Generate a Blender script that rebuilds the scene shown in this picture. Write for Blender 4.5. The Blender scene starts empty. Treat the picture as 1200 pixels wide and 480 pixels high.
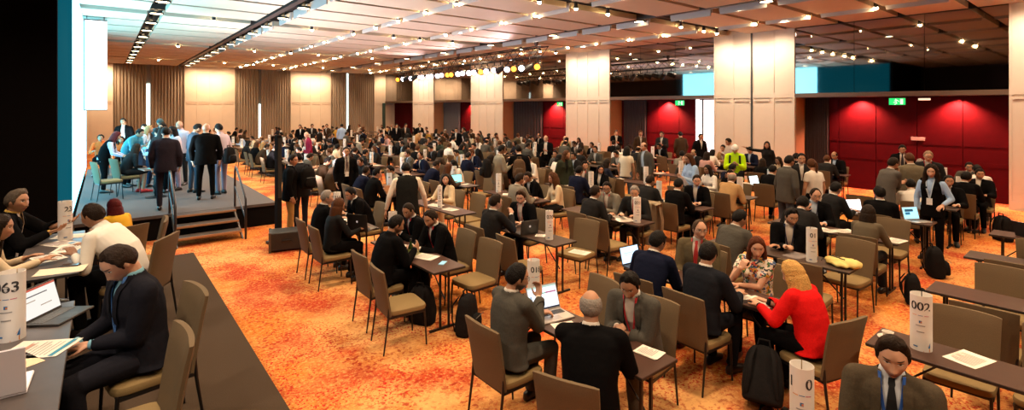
import bpy, bmesh, math, random
import numpy as np
from mathutils import Vector, Matrix
random.seed(7)
PI = math.pi
SC = bpy.context.scene
COL = SC.collection
TMP = bpy.data.scenes.new('workbench')          # used only while meshes are made, removed at the end

# ------------------------------------------------------------------ materials
MATS = {}
def _bsdf(name):
    m = bpy.data.materials.new(name); m.use_nodes = True
    nt = m.node_tree
    return m, nt, nt.nodes['Principled BSDF']
def mat(name, col, rough=.6, metal=0., emit=None, es=0., var=0., scale=60., bump=0., bscale=None, spec=.5, sheen=0.):
    if name in MATS: return MATS[name]
    m, nt, b = _bsdf(name)
    b.inputs['Base Color'].default_value = (*col, 1)
    b.inputs['Roughness'].default_value = rough
    b.inputs['Metallic'].default_value = metal
    b.inputs['Specular IOR Level'].default_value = spec
    if sheen: b.inputs['Sheen Weight'].default_value = sheen
    if emit:
        b.inputs['Emission Color'].default_value = (*emit, 1); b.inputs['Emission Strength'].default_value = es
    if var or bump:
        tc = nt.nodes.new('ShaderNodeTexCoord'); n = nt.nodes.new('ShaderNodeTexNoise')
        n.inputs['Scale'].default_value = scale; n.inputs['Detail'].default_value = 4
        nt.links.new(tc.outputs['Object'], n.inputs['Vector'])
        if var:
            mx = nt.nodes.new('ShaderNodeMix'); mx.data_type = 'RGBA'
            mx.inputs[6].default_value = tuple(max(0, c*(1-var)) for c in col)+(1,)
            mx.inputs[7].default_value = tuple(min(1, c*(1+var)) for c in col)+(1,)
            nt.links.new(n.outputs['Fac'], mx.inputs[0]); nt.links.new(mx.outputs[2], b.inputs['Base Color'])
        if bump:
            bp = nt.nodes.new('ShaderNodeBump'); bp.inputs['Strength'].default_value = bump; bp.inputs['Distance'].default_value = .012
            if bscale:
                n2 = nt.nodes.new('ShaderNodeTexNoise'); n2.inputs['Scale'].default_value = bscale
                nt.links.new(tc.outputs['Object'], n2.inputs['Vector']); nt.links.new(n2.outputs['Fac'], bp.inputs['Height'])
            else: nt.links.new(n.outputs['Fac'], bp.inputs['Height'])
            nt.links.new(bp.outputs['Normal'], b.inputs['Normal'])
    MATS[name] = m
    return m
def cloth(col, kind='suit'):
    key = 'cloth_%s_%03d_%03d_%03d' % (kind, *(int(c*999) for c in col))
    if kind == 'shirt': return mat(key, col, .8, var=.06, scale=14, bump=.25, bscale=9, spec=.2)
    if kind == 'satin': return mat(key, col, .45, var=.1, scale=30, spec=.4)
    return mat(key, col, .85, var=.28, scale=120, bump=.9, bscale=10, spec=.035)
def hairmat(col):
    key = 'hair_%03d_%03d_%03d' % tuple(int(c*999) for c in col)
    return mat(key, col, .55, var=.6, scale=110, bump=.6, bscale=80, spec=.09)

def MN(nt, op, *a):
    n = nt.nodes.new('ShaderNodeMath'); n.operation = op
    for i, v in enumerate(a):
        if isinstance(v, (int, float)): n.inputs[i].default_value = v
        else: nt.links.new(v, n.inputs[i])
    return n.outputs[0]
def mixc(nt, fac, a, b):
    mx = nt.nodes.new('ShaderNodeMix'); mx.data_type = 'RGBA'
    for i, v in ((0, fac), (6, a), (7, b)):
        if isinstance(v, (int, float)): mx.inputs[i].default_value = v
        elif isinstance(v, tuple): mx.inputs[i].default_value = (*v, 1)
        else: nt.links.new(v, mx.inputs[i])
    return mx.outputs[2]
TONES = {'fair': (.56, .30, .19), 'tan': (.44, .22, .125), 'olive': (.36, .18, .10), 'brown': (.25, .12, .065)}
def skin(tone='tan', beard=0., brow=(.02, .012, .008), lip=(.36, .11, .085), grey=False):
    key = 'skin_%s_%d_%s' % (tone, int(beard*10), '%03d' % int(brow[0]*999)) + ('l' if lip[0] > .37 else '')
    if key in MATS: return MATS[key]
    m, nt, b = _bsdf(key)
    at = nt.nodes.new('ShaderNodeAttribute'); at.attribute_name = 'headspace'
    sp = nt.nodes.new('ShaderNodeSeparateXYZ'); nt.links.new(at.outputs['Vector'], sp.inputs[0])
    x, y, z = sp.outputs
    ax = MN(nt, 'ABSOLUTE', x)
    front = MN(nt, 'GREATER_THAN', y, .035)
    def ell(xx, cx, cz, rx, rz, k=4.):
        dx = MN(nt, 'DIVIDE', MN(nt, 'SUBTRACT', xx, cx), rx); dz = MN(nt, 'DIVIDE', MN(nt, 'SUBTRACT', z, cz), rz)
        v = MN(nt, 'ADD', MN(nt, 'MULTIPLY', dx, dx), MN(nt, 'MULTIPLY', dz, dz))
        c = nt.nodes.new('ShaderNodeClamp'); nt.links.new(MN(nt, 'MULTIPLY', MN(nt, 'SUBTRACT', 1.12, v), k), c.inputs[0])
        return MN(nt, 'MULTIPLY', c.outputs[0], front)
    no = nt.nodes.new('ShaderNodeTexNoise'); no.inputs['Scale'].default_value = 25
    tc = nt.nodes.new('ShaderNodeTexCoord'); nt.links.new(tc.outputs['Object'], no.inputs['Vector'])
    t = TONES[tone]
    col = mixc(nt, no.outputs['Fac'], tuple(c*.88 for c in t), tuple(min(1, c*1.1) for c in t))
    # cheeks and nose a little redder
    col = mixc(nt, MN(nt, 'MULTIPLY', ell(ax, .045, -.025, .03, .03, 1.), .35), col, (t[0]*1.05, t[1]*.75, t[2]*.72))
    if beard > 0:
        jaw = nt.nodes.new('ShaderNodeMapRange'); jaw.inputs[1].default_value = -.034; jaw.inputs[2].default_value = -.052
        nt.links.new(z, jaw.inputs[0])
        side = MN(nt, 'MULTIPLY', jaw.outputs[0], MN(nt, 'GREATER_THAN', y, -.01))
        side = MN(nt, 'MULTIPLY', side, MN(nt, 'LESS_THAN', MN(nt, 'ABSOLUTE', z), .15))
        col = mixc(nt, MN(nt, 'MULTIPLY', side, min(beard, .92)), col, tuple(c*.9 for c in brow))
    col = mixc(nt, MN(nt, 'MULTIPLY', ell(x, 0, -.064, .025, .010), .8), col, lip)
    col = mixc(nt, ell(x, 0, -.063, .022, .0016), col, (.09, .03, .025))
    col = mixc(nt, ell(ax, .032, .014, .016, .0068), col, (.62, .56, .5))
    col = mixc(nt, ell(ax, .032, .0145, .0062, .0064), col, (.03, .017, .01))
    col = mixc(nt, ell(ax, .032, .020, .018, .0028), col, (.05, .03, .02))
    col = mixc(nt, MN(nt, 'MULTIPLY', ell(ax, .033, .036, .021, .0052, 2.), .9), col, brow)
    col = mixc(nt, ell(ax, .008, -.040, .004, .003), col, (.08, .03, .02))
    nt.links.new(col, b.inputs['Base Color'])
    b.inputs['Roughness'].default_value = .5; b.inputs['Specular IOR Level'].default_value = .35
    b.inputs['Subsurface Weight'].default_value = .0
    MATS[key] = m
    return m

# ------------------------------------------------------------------ mesh helpers
class MB:
    def __init__(s): s.v = []; s.f = []; s.m = []
    def add(s, vs, fs, mi=0):
        b = len(s.v); s.v.extend(tuple(map(float, p)) for p in vs)
        s.f.extend(tuple(b+i for i in f) for f in fs); s.m.extend([mi]*len(fs))
    def rings(s, rs, n=16, ex=2.0, mi=0, cap=True):
        """rs: list of (centre, axis a, axis b, radius a, radius b)"""
        vs = []
        for c, a, b, ra, rb in rs:
            c = np.array(c, float); a = np.array(a, float); b = np.array(b, float)
            for i in range(n):
                t = 2*PI*i/n; ct, st = math.cos(t), math.sin(t)
                vs.append(c + a*ra*math.copysign(abs(ct)**(2/ex), ct) + b*rb*math.copysign(abs(st)**(2/ex), st))
        fs = []
        for k in range(len(rs)-1):
            for i in range(n):
                j = (i+1) % n
                fs.append((k*n+i, k*n+j, (k+1)*n+j, (k+1)*n+i))
        if cap:
            fs.append(tuple(reversed(range(n)))); fs.append(tuple((len(rs)-1)*n+i for i in range(n)))
        s.add(vs, fs, mi)
    def tube(s, pts, rad, n=10, mi=0, round_caps=True, flat=None):
        pts = [np.array(p, float) for p in pts]
        if not isinstance(rad, (list, tuple)): rad = [rad]*len(pts)
        rs = []; prev = None
        for i, p in enumerate(pts):
            d = pts[min(i+1, len(pts)-1)] - pts[max(i-1, 0)]
            L = np.linalg.norm(d); d = d/L if L > 1e-9 else np.array((0, 0, 1.))
            if prev is None:
                h = np.array((0, 0, 1.)) if abs(d[2]) < .9 else np.array((1., 0, 0))
                a = np.cross(h, d)
            else: a = prev - d*np.dot(prev, d)
            a /= np.linalg.norm(a); prev = a; b = np.cross(d, a)
            r = rad[i]
            fl = flat or 1.
            if round_caps and i == 0:
                for q in (.2, .55, .85): rs.append((p - d*r*math.sqrt(1-q*q), a, b, r*q, r*q*fl))
            rs.append((p, a, b, r, r*fl))
            if round_caps and i == len(pts)-1:
                for q in (.85, .55, .2): rs.append((p + d*r*math.sqrt(1-q*q), a, b, r*q, r*q*fl))
        s.rings(rs, n, mi=mi)
    def ball(s, c, r, R=None, n=14, mi=0):
        r = (r, r, r) if isinstance(r, (int, float)) else r
        R = np.eye(3) if R is None else R
        c = np.array(c, float); ex, ey, ez = R[:, 0], R[:, 1], R[:, 2]
        rs = [(c + ez*r[2]*math.sin(t), ex, ey, r[0]*math.cos(t), r[1]*math.cos(t)) for t in np.linspace(-1.45, 1.45, 9)]
        s.rings(rs, n, mi=mi)
    def box(s, lo, hi, mi=0, M=None, bev=0.):
        x0, y0, z0 = lo; x1, y1, z1 = hi
        if bev > 0:
            b = bev
            rs = []
            def loop(z, i):
                return [(x0+b-i, y0+i*0+0, z)]
            vs = []; fs = []
            prof = [(z0, b), (z0+b, 0), (z1-b, 0), (z1, b)]
            for z, ins in prof:
                X0, X1, Y0, Y1 = x0+ins, x1-ins, y0+ins, y1-ins
                c = b*.7
                vs += [(X0+c, Y0, z), (X1-c, Y0, z), (X1, Y0+c, z), (X1, Y1-c, z), (X1-c, Y1, z), (X0+c, Y1, z), (X0, Y1-c, z), (X0, Y0+c, z)]
            for k in range(3):
                for i in range(8):
                    j = (i+1) % 8; fs.append((k*8+i, k*8+j, k*8+8+j, k*8+8+i))
            fs.append(tuple(reversed(range(8)))); fs.append(tuple(24+i for i in range(8)))
        else:
            vs = [(x0, y0, z0), (x1, y0, z0), (x1, y1, z0), (x0, y1, z0), (x0, y0, z1), (x1, y0, z1), (x1, y1, z1), (x0, y1, z1)]
            fs = [(0, 3, 2, 1), (4, 5, 6, 7), (0, 1, 5, 4), (1, 2, 6, 5), (2, 3, 7, 6), (3, 0, 4, 7)]
        if M is not None: vs = [tuple(M @ Vector(v)) for v in vs]
        s.add(vs, fs, mi)
    def mesh(s, name, smooth=True, angle=None):
        me = bpy.data.meshes.new(name); me.from_pydata(s.v, [], s.f)
        if any(s.m): me.polygons.foreach_set('material_index', s.m)
        me.polygons.foreach_set('use_smooth', [smooth]*len(me.polygons)); me.update()
        if angle: me.set_sharp_from_angle(angle=math.radians(angle))
        return me
def tmp_depsgraph():
    with bpy.context.temp_override(scene=TMP, view_layer=TMP.view_layers[0]):
        dg = bpy.context.evaluated_depsgraph_get()
    dg.update()
    return dg
def add_mods(me, fn):
    o = bpy.data.objects.new('w', me); TMP.collection.objects.link(o); fn(o)
    dg = tmp_depsgraph()
    r = bpy.data.meshes.new_from_object(o.evaluated_get(dg))
    bpy.data.objects.remove(o); bpy.data.meshes.remove(me)
    return r
def remesh(me, vox, it=3, name=None):
    nm = me.name
    def f(o):
        d = o.modifiers.new('r', 'REMESH'); d.mode = 'VOXEL'; d.voxel_size = vox; d.use_smooth_shade = True
        if it:
            q = o.modifiers.new('s', 'SMOOTH'); q.factor = .5; q.iterations = it
    r = add_mods(me, f); r.name = nm
    r.polygons.foreach_set('use_smooth', [True]*len(r.polygons))
    return r
def bevelled(me, w=.004, seg=2, angle=40):
    def f(o):
        d = o.modifiers.new('b', 'BEVEL'); d.width = w; d.segments = seg; d.limit_method = 'ANGLE'; d.angle_limit = math.radians(angle)
    nm = me.name; r = add_mods(me, f); r.name = nm
    return r
def text_mesh(body, size, name='digits', depth=.0):
    cu = bpy.data.curves.new('t', 'FONT'); cu.body = body; cu.size = size; cu.align_x = 'CENTER'; cu.align_y = 'CENTER'; cu.offset = size*.02
    o = bpy.data.objects.new('t', cu); TMP.collection.objects.link(o)
    dg = tmp_depsgraph()
    me = bpy.data.meshes.new_from_object(o.evaluated_get(dg)); me.name = name
    bpy.data.objects.remove(o); bpy.data.curves.remove(cu)
    return me
def setm(me, *ms):
    idx = [0]*len(me.polygons); me.polygons.foreach_get('material_index', idx)
    me.materials.clear()
    for m in ms: me.materials.append(m)
    if any(idx): me.polygons.foreach_set('material_index', idx)
    return me
# ------------------------------------------------------------------ objects
LABELS = {}
def tag(o, label, cat, group=None, kind=None):
    o['label'] = label; o['category'] = cat
    if group: o['group'] = group
    if kind: o['kind'] = kind
    LABELS.setdefault(label, []).append(o.name)
    return o
def thing(name, label, cat, loc=(0, 0, 0), rz=0., group=None):
    o = bpy.data.objects.new(name, None); COL.objects.link(o); o.empty_display_size = .1
    o.location = loc; o.rotation_euler = (0, 0, rz)
    return tag(o, label, cat, group)
def part(name, me, parent=None, *ms):
    o = bpy.data.objects.new(name, me); COL.objects.link(o)
    if ms: setm(me, *ms)
    if parent is not None: o.parent = parent
    return o
def link(name, me, parent, ms=None):
    """a further object that shares a mesh, with materials of its own when given"""
    o = bpy.data.objects.new(name, me); COL.objects.link(o)
    if parent is not None: o.parent = parent
    if ms:
        for i, m in enumerate(ms):
            o.material_slots[i].link = 'OBJECT'; o.material_slots[i].material = m
    return o
def single(name, me, label, cat, ms, loc=(0, 0, 0), rz=0., group=None):
    o = part(name, me, None, *ms); o.location = loc; o.rotation_euler = (0, 0, rz)
    return tag(o, label, cat, group)
def struct(name, me, *ms):
    o = part(name, me, None, *ms); o['kind'] = 'structure'
    return o
# ------------------------------------------------------------------ people
def rot(axis, a):
    return np.array(Matrix.Rotation(a, 3, Vector(axis)))
def nrm(v):
    v = np.array(v, float); return v/max(np.linalg.norm(v), 1e-9)
_sphere = {}
def head_grid(nu, nv):
    """sculpted head: points on a grid, head space (x right, y forward, z up, origin mid head)"""
    key = (nu, nv)
    if key in _sphere: return _sphere[key]
    P = []; 
    for j in range(nv+1):
        t = -PI/2 + PI*j/nv
        for i in range(nu):
            a = 2*PI*i/nu
            P.append((math.cos(t)*math.sin(a), math.cos(t)*math.cos(a), math.sin(t)))
    U = np.array(P)
    x, y, z = U[:, 0]*.076, U[:, 1]*.098, U[:, 2]*.116
    low = np.clip(-z/.116, 0, 1); sm = low*low*(3-2*low)
    x = x*(1-.30*sm); 
    back = np.clip(-y/.098, 0, 1)
    y = np.where(y < 0, y*(1-.42*sm), y)
    y = np.where(y > 0, np.minimum(y, .086+.25*(y-.086)), y) + .012*sm*np.clip(y/.09, 0, 1)
    fr = (U[:, 1] > .1).astype(float)
    ax = abs(x)
    g = lambda q, c, w: np.exp(-((q-c)/w)**2)
    npro = np.clip((.022-z)/.058, 0, 1)*np.clip((z+.050)/.010, 0, 1)
    y = y + fr*(.026*g(x, 0, .0125)*npro + .006*g(ax, .013, .009)*g(z, -.036, .010))
    y = y - fr*.010*g(ax, .032, .017)*g(z, .013, .013)
    y = y + fr*.005*g(ax, .028, .026)*g(z, .036, .010)
    y = y + fr*.004*g(ax, .047, .016)*g(z, -.016, .016)
    y = y + fr*.006*g(x, 0, .024)*(g(z, -.058, .006)+g(z, -.071, .007)) - fr*.004*g(x, 0, .02)*g(z, -.0645, .003)
    y = y - fr*.005*g(x, 0, .03)*g(z, -.083, .008)
    y = y + fr*.011*g(x, 0, .026)*g(z, -.102, .017)
    V = np.stack([x, y, z], 1)
    F = []
    for j in range(nv):
        for i in range(nu):
            k = (i+1) % nu
            F.append((j*nu+i, j*nu+k, (j+1)*nu+k, (j+1)*nu+i))
    _sphere[key] = (U, V, F)
    return _sphere[key]
HLA = [0, .40, .72, 1.0, 1.26, 1.50, 1.80, 2.3, PI]
HLZ = {'short': [.086, .089, .076, .046, -.022, .012, -.022, -.058, -.064],
       'low': [.076, .074, .064, .036, -.026, .006, -.03, -.066, -.070],
       'receding': [.106, .112, .098, .052, -.016, .012, -.026, -.058, -.064],
       'ring': [.2, .2, .2, .060, -.008, .0, -.030, -.058, -.062],
       'full': [.090, .082, .060, .012, -.03, -.05, -.06, -.075, -.080]}
def hair_cap(mb, Hc, R, style, T, nu, nv, seed=0):
    U, V, F = head_grid(nu, nv)
    hl = {'long': 'full', 'bob': 'full', 'ponytail': 'full', 'curly': 'full', 'wavy': 'short', 'buzz': 'short', 'quiff': 'short', 'grey': 'short'}.get(style, style)
    ang = abs(np.arctan2(V[:, 0], V[:, 1]))
    zb = np.interp(ang, HLA, HLZ[hl])
    t = np.clip((V[:, 2]-zb)/.030, 0, 1)**.8*T
    if hl == 'ring':
        crown = np.clip(((V[:, 2]-.045)/.03), 0, 1); t = t*(1-crown)
        t = np.where(t < .0015, 0, t)
    if style in ('quiff', 'wavy'):
        t = t*(.72+1.1*np.exp(-((V[:, 1]-.05)/.05)**2)*np.clip((V[:, 2]-.055)/.04, 0, 1))
    fr = 62 if style != 'curly' else 95
    nz = np.sin(V[:, 0]*fr*2.1+seed)*np.sin(V[:, 1]*fr*1.7+seed*2)+.6*np.sin(V[:, 2]*fr*2.3+V[:, 0]*70+seed)
    t = t*(1+(.13 if style != 'curly' else .3)*nz)
    nn = U/np.linalg.norm(U*np.array((1, 1, 1)), axis=1)[:, None]
    W = V + nn*(t[:, None]+np.where(t > 0, .0015, -.004)[:, None])
    keep = [f for f in F if max(t[list(f)]) > 0]
    Wl = W @ R.T + Hc
    mb.add(Wl, keep)
def two_bone(S, W, a, b, pole):
    d = W-S; D = np.linalg.norm(d); 
    if D > (a+b)*.985: W = S+d*(a+b)*.985/D; d = W-S; D = np.linalg.norm(d)
    if D < .12: W = S+nrm(d)*.12; d = W-S; D = .12
    e = nrm(d); x = (a*a-b*b+D*D)/(2*D); h = math.sqrt(max(a*a-x*x, 0))
    p = np.array(pole, float); p = nrm(p-e*np.dot(p, e))
    return S+e*x+p*h, W
def hand(mb, w, d, n, side, curl=.5, rs=1.):
    """palm, four unequal bent fingers and a thumb leaving the side of the palm; n = direction the palm faces"""
    d = nrm(d); n = nrm(np.array(n)-d*np.dot(n, d)); c = np.cross(n, d)*side      # c points to the thumb side
    for o, r0 in ((-.027, .0135), (-.009, .0145), (.009, .0145), (.026, .014)):
        mb.tube([w+c*o*.6*rs, w+d*.045*rs+c*o*rs, w+d*.088*rs+c*o*rs], [r0*rs*.95, r0*rs, r0*.9*rs], 8)
    L = {-.030: .060, -.0105: .078, .0095: .084, .0285: .074}
    for o, ln in L.items():
        b0 = w+d*.088*rs+c*o*rs; a1 = curl*.7; a2 = curl*1.5; a3 = curl*2.2
        q = [b0]
        for ang, fr in ((a1, .45), (a2, .32), (a3, .25)):
            q.append(q[-1]+(d*math.cos(ang)+n*math.sin(ang)+c*o*1.2)*ln*fr*rs)
        mb.tube(q, [.0088*rs, .0084*rs, .0078*rs, .0068*rs], 7)
    t0 = w+d*.022*rs+c*.024*rs
    t1 = t0+nrm(c*.8+d*.7+n*.3)*.042*rs; t2 = t1+nrm(c*.25+d*.95+n*.35)*.030*rs; t3 = t2+nrm(c*.0+d*.95+n*.5)*.022*rs
    mb.tube([t0, t1, t2, t3], [.0135*rs, .011*rs, .0095*rs, .0078*rs], 7)
VOX = {0: (.0062, .011, .013), 1: (.0088, .0145, .017), 2: (.013, .021, .024)}
HANDS = {   # (x outwards, y forward, z above seat/floor), palm direction, finger curl, direction override
    'table': ((.15, .40, .80), (0, 0, -1), .35), 'write': ((.05, .40, .80), (0, 0, -1), .75), 'lap': ((.10, .33, .67), (0, 0, -1), .35),
    'type': ((.09, .44, .80), (0, 0, -1), .5), 'clasp': ((.035, .42, .82), (0, 0, -1), .8), 'fold': ((-.10, .36, .80), (0, 0, -1), .4),
    'rest': ((.13, .30, .70), (0, 0, -1), .3),
    'chin': ((.08, .36, .98), (-.3, -1, .2), .9, (-.45, -.45, 1.)), 'mouth': ((.05, .38, 1.0), (-.2, -1, .2), .9, (-.2, -.5, 1.)), 'ear': ((.16, .22, 1.02), (-1, .1, 0), .6, (-.25, -.15, 1.))}
def build_person(sp, parent):
    """meshes of one figure under parent, in local space: feet at z=0, facing +y"""
    g = sp.get
    lod = g('lod', 1); vb, vj, vt = VOX[lod]
    sit = g('sit', True); sh = .468
    fem = g('fem', False); k = g('k', 1.)*(0.94 if fem else 1.)
    wd = g('wide', 1.)*(.92 if fem else 1.08)
    lean = math.radians(g('lean', 12 if sit else 4)); tw = math.radians(g('tw', 0)); sl = math.radians(g('slide', 0))
    X = np.array((1., 0, 0)); Y = np.array((0, 1., 0)); Z = np.array((0, 0, 1.))
    P = np.array((0, 0, sh+.095)) if sit else np.array((0, 0, .94*k))
    up = lambda f: rot(Y, sl*f) @ (Z*math.cos(lean*f)+Y*math.sin(lean*f))
    uh, u = up(.55), up(1.15)
    r = rot(Z, tw) @ X; r = nrm(r-u*np.dot(r, u)); f = np.cross(u, r)
    rh = rot(Z, tw*.4) @ X; rh = nrm(rh-uh*np.dot(rh, uh)); fh = np.cross(uh, rh)
    P1 = P+uh*.16*k; P2 = P1+u*.17*k; N = P2+u*.195*k
    hy = math.radians(g('hy', 0)); hp = math.radians(g('hp', 12)); hr = math.radians(g('hr', 0))
    fw = np.array((-math.sin(hy), math.cos(hy), 0)); rr = np.array((math.cos(hy), math.sin(hy), 0))
    hf = fw*math.cos(hp)-Z*math.sin(hp); hu = np.cross(rr, hf)
    if hr: q = rot(hf, hr); rr, hu = q @ rr, q @ hu
    hs = g('hs', 1.)*(.95 if fem else 1.)
    R = np.stack([rr, hf, hu], 1)
    nd = nrm(u*.75+Z*.35+hf*.22)
    J = N+nd*.066*k                                 # top of the neck
    Hc = J+hu*.072*hs+hf*.022*hs
    # arms
    arms = []
    for s, key in ((-1, 'L'), (1, 'R')):
        S = N-u*(.058 if sit else .072)*k+r*s*.172*k*wd*(1 if sit else .96)
        tgt = g(key, 'table' if sit else 'hang'); palm = None; curl = .4
        dov = None
        if isinstance(tgt, dict): palm = tgt.get('n'); curl = tgt.get('c', .4); dov = tgt.get('d'); tgt = tgt['p']
        if tgt == 'hang':
            W = S+np.array((s*.06, .05, -.535))*k; palm = np.array((-s, .1, 0)); curl = .45
        elif tgt == 'phone': W = S+r*(-s*.10)+np.array((0, .27, -.20)); palm = np.array((-s*.5, -.3, .7)); curl = .7
        elif tgt == 'hips': W = S+r*(-s*.02)+np.array((0, .10, -.42)); palm = np.array((-s*.6, -.6, 0)); curl = .5
        elif isinstance(tgt, str):
            q, palm, curl, *dv = HANDS[tgt]; dov = np.array(dv[0])*np.array((s, 1, 1)) if dv else None; W = np.array((q[0]*s, q[1], q[2])); palm = np.array(palm)*np.array((s, 1, 1))
        else: W = np.array(tgt, float); palm = np.array(palm if palm is not None else (0, 0, -1.))
        S = S+nrm(W-S)*.02
        pole = np.array(g('pole'+key, (s*.55, -.55, -.75 if tgt != 'hang' else -.1)), float)
        E, W = two_bone(S, W, .285*k, .25*k, pole)
        arms.append((s, S, E, W, np.array(dov, float) if dov is not None else W-E, palm, curl))
    # legs
    legs = []
    spread = g('spread', .115)
    for s, key in ((-1, 'KL'), (1, 'KR')):
        H = P+np.array((s*.088*k, 0, -.0))
        if sit:
            ft = g(key, (0, .0)); K = np.array((s*spread+ft[0], .41*k, sh+.080)); A = np.array((s*spread*1.05+ft[0], .36*k+ft[1], .085))
        else:
            st = g(key, (0, .02*s)); A = np.array((s*.10*g('stance', 1.)+st[0], st[1], .085)); K = (H+A)/2+np.array((s*.012, .03, .0))
        legs.append((s, H, K, A))
    bl = g('belly', 0.)
    top = g('top', 'suit'); jac = top in ('suit', 'coat')
    # ---- body: one continuous skin surface
    mb = MB()
    U_, V_, F_ = head_grid(*((44, 34) if lod == 0 else (36, 28) if lod == 1 else (24, 18)))
    mb.add((V_*hs) @ R.T + Hc, [tuple(q) for q in F_])
    for s in (-1, 1): mb.ball(Hc+R @ (np.array((s*.074, -.008, -.002))*hs), (.009*hs, .020*hs, .031*hs), R @ rot(Z, -s*.35), 8)
    nr = .054*(.84 if fem else 1.)
    mb.tube([N-u*.06, N+u*.02, J, Hc-hu*.05-hf*.02], [nr*1.25, nr*1.08, nr, nr*.9], 12)
    tr = [(P-Z*.06, rh, fh, .14*wd, .095), (P, rh, fh, .155*wd, .11), (P1, rh, fh, .138*wd, .10+bl*.8), (P2, r, f, .155*wd, .108+bl*.3), (P2+u*.10, r, f, .15*wd, .095), (P2+u*.16, r, f, .11*wd, .075), (N, r, f, .06, .055)]
    mb.rings(tr, 14, 2.2)
    for s, S, E, W, d, pn, cu in arms:
        mb.tube([N-u*.05+r*s*.05, S], [.05, .046], 10)
        mb.tube([S, (S+E)/2, E], [.046*k, .042*k, .036*k], 10); mb.tube([E, E*.6+W*.4, W], [.036*k, .036*k, .025*k], 10)
        hand(mb, W, d, pn, s, cu, 1.0 if not fem else .92)
    for s, H, K, A in legs:
        mb.tube([H, (H+K)/2, K], [.075, .068, .050], 10); mb.tube([K, K*.65+A*.35, A], [.050, .048, .034], 10)
        mb.tube([A+np.array((0, -.03, -.045)), A+np.array((0, .10, -.055))], [.03, .026], 8)
    me = remesh(mb.mesh('body'), vb, 2 if lod == 0 else 1)
    n = len(me.vertices); co = np.empty(n*3, np.float32); me.vertices.foreach_get('co', co); co = co.reshape(-1, 3)
    hl = (co-Hc) @ R / hs; far = (np.abs(hl) > .2).any(1); hl[far] = 9.
    at = me.attributes.new('headspace', 'FLOAT_VECTOR', 'POINT'); at.data.foreach_set('vector', hl.astype(np.float32).ravel())
    part('body', me, parent, g('skin'))
    # ---- hair
    st = g('hair', 'short')
    if st != 'bald':
        mb = MB(); T = {'buzz': .004, 'short': .012, 'low': .014, 'receding': .010, 'ring': .009, 'quiff': .016, 'wavy': .018, 'long': .016, 'bob': .018, 'ponytail': .010, 'curly': .030}.get(st, .012)
        hair_cap(mb, Hc, R*hs, st, T, *((56, 42) if lod == 0 else (40, 30) if lod == 1 else (24, 18)), seed=g('seed', 1.))
        cap = mb; blob = MB()
        def HP(x, y, z): return Hc+R @ (np.array((x, y, z))*hs)
        dn = nrm(-Z*.8-hu*.4-u*.3)
        if st in ('long', 'curly', 'bob'):
            ln = {'long': .33, 'curly': .22, 'bob': .07}[st]*g('hlen', 1.)
            for a in np.linspace(-2.35, 2.35, 13):
                b = PI+a*.78 if st != 'bob' else PI+a*.82
                x, y = math.sin(b), math.cos(b)
                p0 = HP(x*.060, y*.075, .05); p1 = HP(x*.083, y*.096-.004, -.045); p2 = HP(x*.086, y*.092-.006, -.10)
                out = (R @ np.array((x, y*.8, 0)))
                p3 = p2+dn*ln*.5+out*.012+np.array((0, 0, 0)); p4 = p2+dn*ln*(1+.12*math.sin(a*5))+out*(.004 if st == 'long' else .02)
                w = .024 if st != 'curly' else .044
                blob.tube([p0, p1, p2, p3, p4], [w*.8, w, w, w*(1 if st != 'bob' else .85), w*.45], 8)
        if st == 'ponytail':
            q = [HP(0, -.098, .03), HP(0, -.128, .02), HP(.005, -.13, -.05), HP(0, -.12, -.05)+dn*.12, HP(0, -.11, -.05)+dn*.22]
            blob.tube(q, [.018, .026, .030, .024, .008], 9)
        if blob.v:
            bm_ = remesh(blob.mesh('hair'), vb*1.35, 2)
            base = len(cap.v); nv = len(bm_.vertices)
            cap.add([v.co for v in bm_.vertices], [tuple(p.vertices) for p in bm_.polygons]); bpy.data.meshes.remove(bm_)
        part('hair', cap.mesh('hair'), parent, g('hairm'))
    # ---- clothing
    sm = {'suit': .025, 'coat': .030, 'shirt': .012, 'vest': .012, 'tee': .012, 'dress': .011}[top]
    def torso(mb, e, hem, neck):
        mb.rings([(P-Z*hem, rh, fh, .158*wd+e*1.3+(.012 if not sit else .02), .115+e+bl*.6), (P-Z*hem*.4, rh, fh, .160*wd+e*1.2, .118+e+bl*.8), (P1, rh, fh, .146*wd+e, .108+e+bl), (P1+uh*.05+u*.05, nrm(r+rh), nrm(f+fh), .153*wd+e, .112+e+bl*.7),
                  (P2, r, f, .163*wd+e, .116+e+bl*.3), (P2+u*.10*k, r, f, .160*wd+e, .103+e), (P2+u*.150*k, r, f, .135*wd+e, .084+e), (N-u*.006, r, f, .070+e*.6, .064+e*.5), (N+u*neck, r, f, .058+e*.55, .058+e*.4)], 22, 2.25)
        if fem:
            for s in (-1, 1): mb.ball(P2+u*.02+r*s*.066+f*(.075+e*.5), .058+e*.3, None, 10)
    def sleeves(mb, e, full=1.):
        for s, S, E, W, d, pn, cu in arms:
            mb.tube([N-u*.034*k+r*s*.03, (N-u*.04*k)*.45+S*.55+u*.004, S-nrm(E-S)*.012], [.048+e*.6, .049+e*.75, .045+e*.95], 12)
            if full > .6:
                mb.tube([S, (S+E)/2, E], [.049*k+e*.95, .047*k+e*.9, .042*k+e*.85], 12)
                Wc = W-nrm(W-E)*(.012)
                mb.tube([E, E*.55+Wc*.45, Wc], [.040*k+e*.75, .038*k+e*.6, .029*k+e*.55], 12, round_caps=False)
            else: mb.tube([S, S*(1-full)+E*full], [.047*k+e*.9, .046*k+e*1.1], 12, round_caps=False)
    vz = g('vz', .31); vw = .05
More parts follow.
